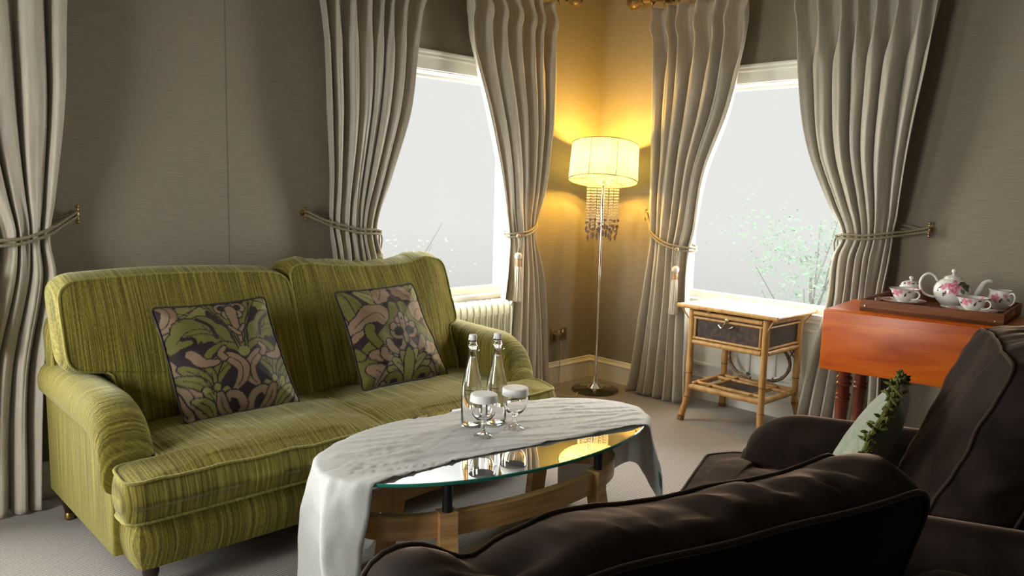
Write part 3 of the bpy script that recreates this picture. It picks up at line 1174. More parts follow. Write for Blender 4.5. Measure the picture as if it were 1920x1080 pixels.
def seat_cushion(x0, x1, ear0, ear1, parent, mat, mpipe, yb, yf, ye, z0, z1, name='seat_cushion', seed=0., crown=.028):
    """T cushion: ears reach out in front of the arm where ear is set"""
    poly = [(x0 - ear0, yf)] + [(x1 + ear1, yf)]
    rad = [.05, .05]
    if ear1:
        poly += [(x1 + ear1, ye), (x1, ye)]
        rad += [.05, .02]
    poly += [(x1, yb), (x0, yb)]
    rad += [.03, .03]
    if ear0:
        poly += [(x0, ye), (x0 - ear0, ye)]
        rad += [.02, .05]
    out = round_outline(poly, rad, step=.014)
    cx = (x0 + x1) / 2
    h = z1 - z0

    def df(p):
        edge = max(0, (p.y - yf))
        # the front edge rolls down slightly
        roll = -.020 * math.exp(-(edge / .10) ** 2) if p.z > 0 else 0
        return Vector((p.x, p.y - .012 * math.sin(PI * (p.z / h + .5)) * (1 if edge < .05 else 0), (z0 + z1) / 2 + p.z + roll))
    m, p1, p2 = slab(out, (cx, lerp(yf, ye, .75)), h, crown=(crown, .0), bulge=.012, rings=22, side=8, wr=.006, wscale=7, deform=df, seed=seed)
    c = m.build(name, mat, parent, angle=180)
    piping(p1, mpipe, 'piping', c)
    piping(p2, mpipe, 'piping', c)
    return c


inner = W2 - .142
seat_cushion(-inner + .004, .0 - .004, .150, 0, sofa, M_GREEN, M_GREENPIPE, .20, -.505, -.355, .288, .438, seed=1.3)
seat_cushion(.004, inner - .004, 0, .150, sofa, M_GREEN, M_GREENPIPE, .20, -.505, -.355, .288, .434, seed=5.1)


def back_cushion(x0, x1, ear0, ear1, parent, mat, mpipe, zb, ze, zt, front, th, lean, crown=.05, seed=0., bump=None, rad=.07, name='back_cushion', wr=.010, ws=5.0,
                 pipe_r=.0055, side_wr=0.0):
    """front(h): y of the cushion's front face at height h"""
    poly = [(x0, zb), (x1, zb)]
    r_ = [.04, .04]
    if ear1:
        poly += [(x1, ze - .02), (x1 + ear1, ze)]
        r_ += [.03, .05]
    poly += [(x1 + ear1, zt), (x0 - ear0, zt)]
    r_ += [rad, rad]
    if ear0:
        poly += [(x0 - ear0, ze), (x0, ze - .02)]
        r_ += [.05, .03]
    out = round_outline(poly, r_, step=.016)
    cx, cz = (x0 + x1) / 2, (ze + zb) / 2 + .06

    def df(p):
        z = p.y + (bump(p.x, p.y, p.z) if bump else 0)
        return Vector((p.x, front(p.y) + th / 2 - p.z, z))
    m, p1, p2 = slab(out, (cx, cz), th, crown=(crown, crown * .3), bulge=.022, rings=24, side=10, wr=wr, wscale=ws, deform=df, seed=seed, pw=2.2, side_wr=side_wr)
    c = m.build(name, mat, parent, angle=180)
    piping(p1, mpipe, 'piping', c, pipe_r)
    piping(p2, mpipe, 'piping', c, pipe_r)
    return c


fr_ = lambda h: lerp(.015, .225, (h - .43) / .53)


def bump_l(x, z, t):
    k = max(0, (z - .75) / .2)
    return k * (.008 * math.sin((x + .9) * 5) - .012 * math.exp(-((x + .02) / .10) ** 2))


def bump_r(x, z, t):
    k = max(0, (z - .70) / .26)
    return k * (.020 * math.exp(-((x - .72) / .07) ** 2) - .014 * math.exp(-((x - .45) / .2) ** 2) + .016 * math.exp(-((x - .06) / .10) ** 2))


back_cushion(-inner + .01, -.035, .145, 0, sofa, M_GREEN, M_GREENPIPE, .425, .655, .960, fr_, .17, 0, seed=2.2, bump=bump_l)
back_cushion(-.025, inner - .02, 0, .060, sofa, M_GREEN, M_GREENPIPE, .425, .665, .962, fr_, .17, 0, seed=8.4, bump=bump_r, rad=.05, wr=.014, side_wr=.008)


# ------------------------------------------------------------------ damask scatter cushions
G_ = 300
gy, gx = np.mgrid[0:G_, 0:G_]
GU = (gx / (G_ - 1)) * 2 - 1
GV = (gy / (G_ - 1)) * 2 - 1
PLUM, GRN, GRN2, PNK = (.020, .012, .014), (.130, .120, .028), (.195, .182, .055), (.225, .150, .095)


class Weave:
    def __init__(self, cx=0.0):
        self.im = np.zeros((G_, G_, 3))
        self.im[:] = PLUM
        self.cx = cx

    def stroke(self, pts, w0, w1, colr, lobes=0, vein=True, mirror=True, gap=.022, belly=.0, u0=None):
        """tapering leaf or stem along a smooth spine"""
        P = [(p[0], p[1], 0) for p in pts]
        sp_ = spline(P, 10)
        A = np.array([(p.x, p.y) for p in sp_])
        n = len(A)
        for side in ((1, -1) if mirror else (1,)):
            U = side * (GU - self.cx)
            best = np.full(GU.shape, 9.0)
            bt = np.zeros(GU.shape)
            sd = np.zeros(GU.shape)
            for i in range(n - 1):
                ax, ay = A[i]
                bx, by = A[i + 1]
                dx, dy = bx - ax, by - ay
                l2 = dx * dx + dy * dy + 1e-12
                t_ = np.clip(((U - ax) * dx + (GV - ay) * dy) / l2, 0, 1)
                d = np.hypot(U - ax - t_ * dx, GV - ay - t_ * dy)
                k = d < best
                best = np.where(k, d, best)
                bt = np.where(k, (i + t_) / (n - 1), bt)
                cr = (U - ax) * dy - (GV - ay) * dx
                sd = np.where(k, np.sign(cr), sd)
            wd = w0 + (w1 - w0) * bt + belly * np.sin(PI * np.clip(bt, 0, 1)) ** .8
            if lobes:
                wd = wd * (1 + .30 * np.abs(np.sin(PI * lobes * bt + .6 * sd)) - .12)
            self.im[best < wd + gap] = PLUM
            self.im[best < wd] = colr
            if vein and belly > .03:
                self.im[(best < .007) & (bt > .12) & (bt < .9)] = PLUM

    def fan(self, base, tips, w, colr, mirror=True, curl=.12):
        for i, (tx, ty) in enumerate(tips):
            mx, my = (base[0] + tx) / 2, (base[1] + ty) / 2
            dx, dy = tx - base[0], ty - base[1]
            s = -1 if dx > 0 else 1
            self.stroke([base, (mx + s * curl * dy, my - s * curl * dx), (tx, ty)], .02, w * .55, colr, vein=True, mirror=mirror, belly=w * .6)

    def blob(self, c, r, colr, mirror=True, gap=.02):
        for side in ((1, -1) if mirror else (1,)):
            d = np.hypot(side * (GU - self.cx) - c[0], GV - c[1])
            self.im[d < r + gap] = PLUM
            self.im[d < r] = colr


def weave_one():
    W = Weave(.13)
    # outer foliage first, centre last
    W.stroke([(1.15, .2), (.95, -.15), (.98, -.55), (.80, -1.05)], .05, .07, PNK, belly=.05)
    W.stroke([(.60, -.95), (.72, -.70), (.80, -.45), (.98, -.30)], .05, .04, PNK, belly=.06)
    W.fan((.52, -.62), [(.22, -.12), (.36, -.02), (.52, .0), (.68, -.02), (.84, -.10), (.90, -.26)], .085, GRN)
    W.fan((.46, -.98), [(.30, -.55), (.44, -.48), (.60, -.52), (.74, -.66)], .085, GRN2)
    W.stroke([(.30, .98), (.52, .86), (.80, .70), (1.0, .42)], .05, .03, GRN2, lobes=4, belly=.13)
    W.stroke([(1.05, 1.0), (.90, .86), (.95, .62), (1.1, .55)], .05, .05, PNK, belly=.05)
    W.stroke([(.16, .16), (.42, .44), (.72, .46), (.92, .22)], .06, .06, GRN, lobes=4, belly=.15)
    W.stroke([(.34, .30), (.40, .52), (.56, .66)], .03, .03, PLUM, gap=0, vein=False)
    W.stroke([(.62, .18), (.66, .34), (.80, .36)], .02, .03, PLUM, gap=0, vein=False)
    W.stroke([(.0, .02), (.22, .16), (.44, .10), (.56, -.06)], .05, .05, GRN, vein=False)
    W.stroke([(.34, -.06), (.46, -.10), (.60, -.06), (.72, .10)], .015, .06, PNK, lobes=2, belly=.02)
    W.stroke([(.0, -.02), (.06, .38), (.20, .72), (.40, 1.05)], .05, .06, GRN, vein=False)
    W.stroke([(.03, .10), (.12, .45), (.30, .85), (.36, 1.05)], .012, .012, PLUM, gap=0, vein=False)
    # scrolls flanking the centre line
    W.stroke([(.32, -.02), (.20, -.06), (.07, -.20), (.07, -.42), (.20, -.60)], .035, .025, PNK, belly=.055, lobes=2)
    W.stroke([(.30, -.04), (.34, .04), (.28, .12)], .05, .03, PNK, vein=False)
    W.stroke([(.10, -1.02), (.05, -.84), (.12, -.68), (.26, -.64), (.32, -.78)], .035, .045, PNK, vein=False, belly=.02)
    W.stroke([(.40, -.62), (.34, -.84), (.20, -1.0)], .05, .025, PNK, belly=.04)
    W.blob((.0, .88), .11, PNK, mirror=False)
    W.blob((.13, .82), .095, PNK)
    W.blob((.075, .70), .075, PNK)
    W.stroke([(.0, .78), (.0, .60), (.0, .40), (.0, .2)], .085, .015, PNK, vein=False, mirror=False)
    W.stroke([(.0, .34), (.05, .40), (.11, .48)], .03, .02, PNK, vein=False)
    W.blob((.125, .83), .038, PLUM)
    W.blob((.0, .96), .05, PLUM, mirror=False)
    W.blob((.0, .80), .03, PNK, mirror=False, gap=.0)
    W.blob((.0, .02), .085, GRN2, mirror=False, gap=.0)
    for v in ([(.20, .20), (.46, .38), (.74, .40)], [(.30, .24), (.40, .20), (.50, .24)], [(.42, .40), (.50, .54)], [(.38, .96), (.60, .80), (.84, .62)], [(.56, .86), (.54, .98)], [(.66, .74), (.80, .82)], [(.50, -.60), (.50, -.25)], [(.50, -.60), (.66, -.22)]):
        W.stroke(v, .008, .006, PLUM, gap=0, vein=False)
    return W.im


def weave_two():
    W = Weave(.10)
    W.stroke([(1.1, .9), (.84, .60), (.80, .20), (1.0, -.1)], .06, .06, PNK, belly=.10)
    W.stroke([(.95, 1.0), (.80, .55), (.78, .25)], .05, .05, GRN, belly=.09)
    W.fan((.36, .42), [(.18, .98), (.34, 1.05), (.50, 1.0), (.64, .86)], .10, GRN2)
    W.stroke([(.10, 1.02), (.20, .80), (.34, .62)], .07, .05, PNK, belly=.08, lobes=3)
    W.stroke([(.92, .10), (.66, .34), (.42, .40), (.30, .20)], .03, .08, PNK, belly=.11, lobes=3)
    W.stroke([(.10, .52), (.16, .20), (.42, -.10), (.70, -.35), (.84, -1.0)], .075, .13, GRN, vein=False, belly=.03)
    W.stroke([(.52, -.20), (.62, .0), (.62, .14)], .06, .08, GRN, vein=False)
    W.stroke([(.80, -.36), (.92, -.24), (1.0, -.40)], .06, .09, GRN, vein=False)
    W.stroke([(.62, -.36), (.46, -.40), (.44, -.28)], .08, .06, PNK, belly=.04)
    W.stroke([(.68, -.62), (.54, -.74), (.60, -.95)], .10, .06, PNK, belly=.05)
    W.stroke([(.03, -.10), (.10, -.30), (.36, -.55), (.62, -1.02)], .035, .05, PNK, vein=False)
    W.stroke([(.20, -.40), (.30, -.30), (.34, -.16)], .035, .05, PNK, vein=False, belly=.02)
    W.stroke([(.30, -.50), (.44, -.44), (.46, -.30)], .035, .05, PNK, vein=False, belly=.02)
    W.blob((.12, .0), .15, PNK)
    W.blob((.20, .10), .07, PNK)
    W.blob((.0, .27), .075, PNK, mirror=False)
    W.blob((.09, .22), .06, PNK)
    W.stroke([(.0, .32), (.0, .10), (.0, -.2)], .05, .04, PNK, vein=False, mirror=False)
    W.blob((.11, .0), .075, PLUM)
    W.blob((.0, .24), .03, PLUM, mirror=False, gap=0)
    W.fan((.0, -.92), [(.40, -.66), (.30, -.52), (.14, -.42)], .085, GRN2)
    W.stroke([(.0, -1.0), (.0, -.6), (.0, -.36)], .05, .03, GRN2, belly=.06, vein=False, mirror=False)
    W.stroke([(.10, -1.0), (.22, -.80), (.40, -.82), (.44, -1.0)], .05, .06, GRN, vein=False)
    W.stroke([(.46, -1.0), (.50, -.90), (.56, -1.05)], .04, .04, PNK, vein=False)
    return W.im


def scatter(name, label, im, corners, th, seed, lean):
    """corners: bottom-left, bottom-right, top-right, top-left in cushion plane (x, h); the cushion leans back"""
    out = round_outline(corners, [.02] * 4, step=.0055, seg=5)
    # sides pull in between the corners
    cx = sum(p[0] for p in corners) / 4
    cz = sum(p[1] for p in corners) / 4
    hw_ = max(p[0] for p in corners) - cx
    hh = max(p[1] for p in corners) - cz
    new = []
    for p in out:
        a, b = (p.x - cx) / hw_, (p.y - cz) / hh
        new.append(Vector((cx + (p.x - cx) * (1 - .05 * (1 - min(1, b * b))), cz + (p.y - cz) * (1 - .05 * (1 - min(1, a * a))))))

    def colfn(p, q):
        a = min(1, max(-1, (p.x - cx) / hw_))
        b = min(1, max(-1, (p.y - cz) / hh))
        c = im[int((b + 1) / 2 * (G_ - 1)), int((a + 1) / 2 * (G_ - 1))]
        return tuple(c)
    m, p1, p2 = slab(new, (cx, cz), .012, crown=(th, th), bulge=.003, rings=95, side=3, pw=2.6, wr=.012, wscale=6, seed=seed, deform=lean, colfn=colfn)
    o = m.build(name, M_DAMASK, angle=180)
    piping(p1, M_DARKPIPE, 'piping', o, .004)
    return tag(o, label, 'cushion', 'damask scatter cushions')


def lean_plane(yb, yt, z0, z1, x0=0.0, yaw=0.0):
    def f(p):
        k = p.y / .46
        ny, nz = (z1 - z0), (yt - yb)
        L = math.hypot(ny, nz)
        off = -p.z
        return Vector((p.x, yb + (yt - yb) * k + off * ny / L + yaw * (p.x - x0), z0 + (z1 - z0) * k - off * nz / L))
    return f


scatter('scatter_cushion', 'plum and green scroll patterned cushion on the left seat of the sofa', weave_one(),
        [(-3.205, .0), (-2.735, .0), (-2.805, .465), (-3.255, .455)], .07, 3.3, lean_plane(-.795, -.625, .452, .868, -2.98, .03))
scatter('scatter_cushion', 'plum and green leaf patterned cushion on the right seat of the sofa', weave_two(),
        [(-2.445, .0), (-1.965, .0), (-2.055, .475), (-2.485, .46)], .07, 6.1, lean_plane(-.800, -.625, .452, .868, -2.2, .03))

# ------------------------------------------------------------------ brown velvet armchairs
def armchair(label, loc, az, cw, zt, back_top_y, th, bump, seed, seat_z=(.265, .405), ztop=.60, yfront=-.64, wr=.014):
    root = thing('armchair', label, 'armchair', (loc[0], loc[1], 0), math.radians(az) + PI / 2, 'brown velvet armchairs')
    h = cw / 2
    W = h + .125
    m, _, _ = slab(round_outline([(-W + .02, yfront + .03), (W - .02, yfront + .03), (W - .02, .34), (-W + .02, .34)], .04, step=.03), (0, 0), .15, crown=(0, 0), bulge=.01, rings=6, side=6)
    for v in m.v:
        v.z += .19
    m.build('base', M_VELVET, root, angle=50)
    for s in (-1, 1):
        m = arm_mesh(-s, s * W, .125, .34, -.50, ztop, .13, drop=.14, runout=.20, roll=.022)
        m.build('arm', M_VELVET, root, angle=60)
        for y in (-.50, .27):
            turned_leg(root, s * (W - .07), y, .125, M_DARKLEG)
    f = lambda z: lerp(-.03, back_top_y, (z - .40) / (zt - .40))
    out = round_outline([(-W + .012, .13), (W - .012, .13), (W - .012, zt - .14), (-W + .012, zt - .14)], [.02, .02, .10, .10], step=.03)
    m, _, _ = slab(out, (0, .45), .10, crown=(0, .012), bulge=.01, rings=6, side=5, deform=lambda p: Vector((p.x, f(p.y) + th + .075 - p.z, p.y)))
    m.build('back_frame', M_VELVET, root, angle=50)
    seat_cushion(-h + .004, h - .004, .120, .120, root, M_VELVET, M_VELPIPE, .12, yfront, -.455, seat_z[0], seat_z[1], seed=seed, crown=.03)
    back_cushion(-h + .005, h - .005, .0, .0, root, M_VELVET, M_VELPIPE, .40, .6, zt, f, th, 0, seed=seed + 3, bump=bump, rad=.055, crown=.055, wr=wr, ws=6, pipe_r=.0045, side_wr=.010)
    return root


def bump_near(x, z, t):
    k = max(0, (z - .70) / .2)
    o = smooth_interp([(-.46, -.02), (-.385, .004), (-.30, -.004), (-.22, -.008), (-.10, -.006), (0, -.012), (.15, -.006), (.23, -.020), (.285, -.034), (.34, -.012), (.40, -.010), (.46, -.02)], x)
    return k * o * (1 if t > -.02 else .45)


def bump_far(x, z, t):
    k = max(0, (z - .72) / .2)
    return k * .02 * math.cos(x * 4)


armchair('brown velvet armchair seen from behind, its back towards the viewer', (-3.345, -2.862), 74, .83, .918, .115, .165, bump_near, 4.4)
armchair('brown velvet armchair with the sage green cushion, beside the drop leaf table', (-1.955, -2.855), 111, .64, .95, .175, .18, bump_far, 9.7, wr=.016)

# sage cushion with leafy trim leaning in the far armchair
PIL = thing('throw_cushion', 'sage green velvet cushion edged with leafy green braid on a brown armchair', 'cushion', (-1.985, -2.755, .425), math.radians(106) + PI / 2)
out = round_outline([(-.19, .0), (.19, .0), (.195, .40), (-.195, .40)], .03, step=.012)
dfp = lambda p: Vector((p.x, -.085 + .36 * p.y - p.z * .94, .015 + p.y * .93 - p.z * .30))
m, p1, p2 = slab(out, (0, .2), .01, crown=(.075, .075), bulge=.002, rings=26, side=3, pw=2.4, wr=.008, wscale=7, deform=dfp)
m.build('cover', M_PILLOW, PIL, angle=180)
m = MB()
rnd = random.Random(5)
n = len(p1)
m.tube(p1, .007, 6, closed=True)
for i in range(0, n):
    for q in range(3):
        c = p1[i] + Vector((rnd.gauss(0, .009), rnd.gauss(0, .009), rnd.gauss(0, .009)))
        a = Vector((rnd.gauss(0, 1), rnd.gauss(0, 1), rnd.gauss(0, 1))).normalized()
        L = rnd.uniform(.009, .019)
        m.tube([c - a * L, c - a * L * .3, c + a * L * .5, c + a * L], [.001, .0052, .0045, .001], 5)
m.build('braid_trim', M_TRIM, PIL, angle=60)

# ------------------------------------------------------------------ coffee table
TX, TY, TR = -2.396, -1.619, math.radians(-5.5)
A_, B_, ZT = .68, .35, .462
ct = thing('coffee_table', 'oval glass coffee table with black posts and a honey wood ring frame', 'coffee table', (TX, TY, 0), TR)


def ell(a, b, n=120):
    return [(a * math.cos(2 * PI * k / n), b * math.sin(2 * PI * k / n)) for k in range(n)]


m = MB()
n = 144
E_ = ell(A_, B_, n)
V, Fs, MI = [], [], []
ringz = [(.990, ZT), (1.0, ZT - .0022), (1.0, ZT - .0095), (.990, ZT - .012)]
for s, z in ringz:
    V += [(x * (1 - (1 - s) * .5), y * (1 - (1 - s)), z) for x, y in E_]
for j in range(3):
    for i in range(n):
        Fs.append((j * n + i, (j + 1) * n + i, (j + 1) * n + (i + 1) % n, j * n + (i + 1) % n))
m.add(V, Fs, mi=1)
m.add([(x * .995, y * .99, ZT) for x, y in E_], [tuple(range(n))], mi=0)
m.add([(x * .995, y * .99, ZT - .012) for x, y in E_], [tuple(range(n - 1, -1, -1))], mi=0)
m.build('glass_top', [M_TABLETOP, M_GLASSEDGE], ct, angle=30)
# bent wood ring
RA, RB, RT, RZ0, RZ1 = .56, .215, .030, .228, .308
m = MB()
n = 120
V = []
for k in range(n):
    a = 2 * PI * k / n
    co, si_ = math.cos(a), math.sin(a)
    for (ra, rb, z) in ((RA, RB, RZ0), (RA, RB, RZ1 - .004), (RA - .004, RB - .004, RZ1), (RA - RT + .004, RB - RT + .004, RZ1), (RA - RT, RB - RT, RZ1 - .004), (RA - RT, RB - RT, RZ0)):
        V.append((ra * co, rb * si_, z))
Fs = []
for k in range(n):
    k2 = (k + 1) % n
    for i in range(6):
        i2 = (i + 1) % 6
        Fs.append((k * 6 + i, k * 6 + i2, k2 * 6 + i2, k2 * 6 + i))
m.add(V, Fs)
m.build('ring_frame', M_BEECH, ct, angle=30)
for sx_ in (-1, 1):
    for sy_ in (-1, 1):
        px, py = sx_ * .335, sy_ * .172
        ang = math.atan2(sy_ * RB * .8, sx_ * RA * .8 * (RB / RA) ** 2)
        Mx = Matrix.Translation((px, py, 0)) @ Matrix.Rotation(math.atan2(py / RB ** 2, px / RA ** 2) - PI / 2, 4, 'Z')
        m = MB()
        # block gripping the ring, leg splaying outwards below it
        bm_ = [(-.030, -.030), (.030, -.030), (.030, .022), (-.030, .022)]
        zs = [(0.0, .055), (.12, .024), (.228, .0), (.314, .0)]
        V = []
        for z, off in zs:
            tp_ = .8 if z < .01 else 1
            for (bx_, by_) in bm_:
                V.append((bx_ * tp_, by_ * tp_ + off, z))
        Fs = [tuple(range(3, -1, -1)), tuple(range(12, 16))]
        for j in range(3):
            for i in range(4):
                Fs.append((j * 4 + i, j * 4 + (i + 1) % 4, (j + 1) * 4 + (i + 1) % 4, (j + 1) * 4 + i))
        m.add(V, Fs, M=Mx)
        m.build('leg', M_BEECH, ct, smooth=False)
        m = MB()
        m.lathe([(0, .314), (.0165, .314), (.0165, ZT - .012), (0, ZT - .012)], 20, o=(px, py, 0))
        m.build('post', M_BLACK, ct)

# linen runner: lies across the glass, hangs over both ends
RR = math.radians(-5.5)
ex, ey = Vector((math.cos(RR), math.sin(RR))), Vector((-math.sin(RR), math.cos(RR)))
RC = Vector((.0, .062))
HWR = .232
NS, NT = 260, 64
S0, S1 = -1.09, .965


def runner(i, j):
    s = lerp(S0, S1, i / (NS - 1))
    t_ = lerp(-HWR, HWR, j / (NT - 1))
    if t_ < 0:
        t_ *= 1 + .25 * min(1, max(0, (-s - .25) / .3))
    t_ += .006 * noise.noise(Vector((s * 7, 1.3 * (1 if j > NT / 2 else -1), 0)))
    c = RC + ey * t_
    # where this thread leaves the glass
    aa = (ex.x / A_) ** 2 + (ex.y / B_) ** 2
    bb = 2 * (c.x * ex.x / A_ ** 2 + c.y * ex.y / B_ ** 2)
    cc = (c.x / A_) ** 2 + (c.y / B_) ** 2 - 1
    dsc = math.sqrt(max(1e-6, bb * bb - 4 * aa * cc))
    e0, e1 = (-bb - dsc) / (2 * aa), (-bb + dsc) / (2 * aa)
    top = ZT + .0012
    if e0 <= s <= e1:
        p = c + ex * s
        edge = min(s - e0, e1 - s)
        k = min(1, edge / .05)
        q = fbm((p.x * 4, p.y * 16, 0), 1.0, 4)
        cre = abs(noise.noise(Vector((p.x * 2.2 + 3, p.y * 20 + p.x * 6, 2.0))))
        dz = k * (.0012 * (q + .6) + .0065 * max(0, .16 - cre) / .16 + .0022 * max(0, .12 - abs(noise.noise(Vector((p.x * 7, p.y * 34 - p.x * 9, 6.0))))) / .12)
        em = max(0, (abs(t_) - HWR + .03) / .03)
        dz += em * .004 * max(0, noise.noise(Vector((s * 14, 5.0, 1.0))))
        return (p.x, p.y, top + dz)
    sg = 1 if s > e1 else -1
    d = (s - e1) if sg > 0 else (e0 - s)
    es = e1 if sg > 0 else e0
    p = c + ex * es
    r = .014
    if d < r * PI / 2:
        a = d / r
        out_, z = r * math.sin(a), top - r * (1 - math.cos(a))
    else:
        out_, z = r, top - r - (d - r * PI / 2)
    fall = max(0, top - z)
    # hanging folds deepen towards the hem
    rad = Vector((p.x / A_ ** 2, p.y / B_ ** 2)).normalized()
    dirn = (ex * sg * .5 + rad * .5).normalized()
    if sg < 0:
        ph = t_ / HWR * 5.2 + fall * 1.8
        fold = .035 * math.sin(ph) * min(1, fall / .18) + .010 * noise.noise(Vector((t_ * 18, fall * 6, 3))) + .006 * noise.noise(Vector((t_ * 40, fall * 14, 5)))
        side = ey * (.030 * math.sin(ph + 1.2) * min(1, fall / .2))
        spread = fall * .02
    else:
        ph = t_ / HWR * 4.2 - fall * 2.5 + 1.4
        fold = .030 * math.sin(ph) * min(1, fall / .15) + .012 * noise.noise(Vector((t_ * 16, fall * 7, 8)))
        side = ey * (.040 * math.sin(ph + .9) * min(1, fall / .2))
        spread = fall * .05
    p = p + dirn * (out_ + fold + spread + ((.012 if sg < 0 else .03) * min(1, fall / .15))) + side
    z = max(z, .012)
    return (p.x, p.y, z)


m = MB()
m.grid(NS, NT, runner)
cl = m.build('table_runner', M_LINEN, angle=180)
cl.location = (TX, TY, 0)
cl.rotation_euler = (0, 0, TR)
sol = cl.modifiers.new('cloth_thickness', 'SOLIDIFY')
sol.thickness = .0018
sol.offset = 1
tag(cl, 'crumpled white linen runner draped over the glass coffee table', 'table runner')
m = MB()
LI, LJ = [int(NS * .925) + k for k in range(8)], [3 + k for k in range(5)]


def label_pt(i, j):
    a, b_, c_ = Vector(runner(LI[i], LJ[j])), Vector(runner(LI[i] + 1, LJ[j])), Vector(runner(LI[i], LJ[j] + 1))
    nn = (b_ - a).cross(c_ - a).normalized()
    if nn.x > 0:                       # sewn on the inner face
        nn = -nn
    return a + nn * .004


m.grid(len(LI), len(LJ), label_pt)
lb = m.build('care_label', principled('grey_label_tape', (.12, .10, .10), .8), cl)
sol = lb.modifiers.new('tape_thickness', 'SOLIDIFY')
sol.thickness = .001


# ------------------------------------------------------------------ bottles and goblets
def bottle(x, y, label):
    z0 = ZT + .0055
    root = thing('water_bottle', label, 'bottle', (x, y, z0), random.uniform(0, 1), 'clear glass water bottles')
    outer = [(0, .0), (.033, .0), (.0375, .004), (.0385, .012), (.0385, .140), (.037, .155), (.0325, .178), (.0245, .215), (.0185, .245), (.0150, .268), (.0138, .285), (.0140, .296),
             (.0165, .299), (.0165, .306), (.0140, .309), (.0132, .322)]
    inner_ = [(.0105, .322), (.0108, .300), (.0112, .285), (.0125, .268), (.0158, .245), (.0218, .215), (.0298, .178), (.0343, .155), (.0358, .140), (.0358, .012), (.033, .008), (0, .010)]
    m = MB()
    m.lathe(outer + inner_, 40)
    m.build('bottle_glass', M_GLASS, root, angle=50)
    wp = [(0, .0105), (.0325, .0085), (.0354, .0125), (.0354, .140), (.0339, .155), (.0294, .178), (.0214, .215), (.0154, .245), (.0130, .258), (0, .258)]
    m = MB()
    m.lathe(wp, 40)
    m.build('water', M_WATER, root, angle=50)
    m = MB()
    m.lathe([(0, .316), (.0085, .316), (.0095, .3225), (.0140, .3225), (.0150, .327), (.0150, .338), (.0125, .3425), (0, .3435)], 24)
    st = m.build('stopper', M_PAPER, root)
    m = MB()
    m.lathe([(.0096, .318), (.0140, .3185), (.0145, .3212), (.0130, .3228), (.0096, .3228)], 20)
    m.build('rubber_seal', M_BLACK, st)
    m = MB()
    for s in (-1, 1):
        m.tube(spline([(s * .0172, .0, .302), (s * .0195, .004, .314), (s * .0172, .0, .330), (s * .0150, 0, .3325)], 4), .0011, 6)
        m.tube(spline([(s * .0172, .0, .302), (s * .021, -.006, .292), (s * .017, -.016, .285), (s * .006, -.0205, .284)], 4), .0011, 6)
    m.tube([(.0168 * math.cos(a), .0168 * math.sin(a), .3025) for a in [2 * PI * k / 24 for k in range(24)]], .0011, 6, closed=True)
    m.build('wire_bail', M_CHROME, root)
    # two lines of fine print round the front
    m = MB()
    rnd_ = random.Random(2)
    for zz, a0, a1, hh in ((.142, 3.35, 4.15, .0022), (.128, 3.45, 4.05, .0016)):
        a = a0
        while a < a1:
            wv = rnd_.uniform(.012, .03)
            V = [(.0387 * math.cos(q), .0387 * math.sin(q), zz + dz) for q in (a, a + wv) for dz in (-hh, hh)]
            m.add(V, [(0, 2, 3, 1)])
            a += wv + .012
    m.build('fine_print', M_BLACK, root, smooth=False)
    root.rotation_euler.z = 0
    return root


bottle(-2.422, -1.494, 'glass water bottle with white swing stopper, left one of the pair')
bottle(-2.330, -1.528, 'glass water bottle with white swing stopper, right one of the pair')


def goblet(x, y, label):
    z0 = ZT + .0055
    root = thing('goblet', label, 'drinking glass', (x, y, z0), 0, 'stemmed goblets with paper caps')
    outer = [(0, .0), (.034, .0), (.0355, .002), (.034, .005), (.018, .012), (.0085, .019), (.0065, .027), (.0095, .034), (.0065, .041), (.008, .049), (.018, .056), (.030, .064), (.040, .078),
             (.0455, .097), (.0465, .115), (.0445, .135), (.0425, .150)]
    inn = [(.0405, .150), (.0425, .135), (.0443, .115), (.0433, .097), (.038, .080), (.028, .068), (.016, .061), (0, .058)]
    m = MB()
    m.lathe(outer + inn, 40)
    m.build('bowl', M_GLASS, root, angle=60)
    m = MB()
    m.lathe([(0, .1540), (.036, .1545), (.0455, .1535), (.0470, .151), (.0490, .128), (.0482, .128), (.0460, .150), (.036, .1515), (0, .151)], 96,
            flute=lambda a, i: 1 + (.018 * math.sin(a * 44) if i in (4, 5) else (.008 * math.sin(a * 44) if i in (3, 6) else 0)))
    m.build('paper_cap', M_PAPER, root, angle=60)


goblet(-2.468, -1.612, 'stemmed glass goblet under a fluted white paper cap, in front of the left bottle')
goblet(-2.320, -1.618, 'stemmed glass goblet under a fluted white paper cap, right of the bottles')


# ------------------------------------------------------------------ floor lamp
LX, LY = -.300, -.312
lamp = thing('floor_lamp', 'lit floor lamp with drum shade and hanging crystal strands in the corner', 'floor lamp', (LX, LY, 0))
m = MB()
m.lathe([(0, .0), (.148, .0), (.155, .006), (.156, .014), (.150, .022), (.135, .025), (.0, .025)], 48)
m.build('glass_base', thin_glass('base_glass', (.90, .88, .80), 1.5), lamp, angle=40)
m = MB()
m.lathe([(0, .0255), (.052, .0255), (.050, .030), (.030, .045), (.020, .070), (.014, .10), (.011, .112), (.0, .112)], 28)
m.build('base_cone', M_CHROME, lamp)
m = MB()
m.lathe([(0, .112), (.0085, .112), (.0085, 1.10), (.013, 1.105), (.013, 1.30), (.010, 1.31), (.006, 1.42), (.006, 1.48), (.0, 1.48)], 20)
m.build('pole', M_CHROME, lamp)
SR0, SR1, SZ0, SZ1 = .222, .214, 1.392, 1.628
m = MB()
NSH = 240
m.grid(NSH, 8, lambda i, j: ((lerp(SR0, SR1, j / 7) + .0016 * math.sin(i * 2 * PI / 3)) * math.cos(2 * PI * i / NSH), (lerp(SR0, SR1, j / 7) + .0016 * math.sin(i * 2 * PI / 3)) * math.sin(2 * PI * i / NSH), lerp(SZ0, SZ1, j / 7)), closed_u=True)
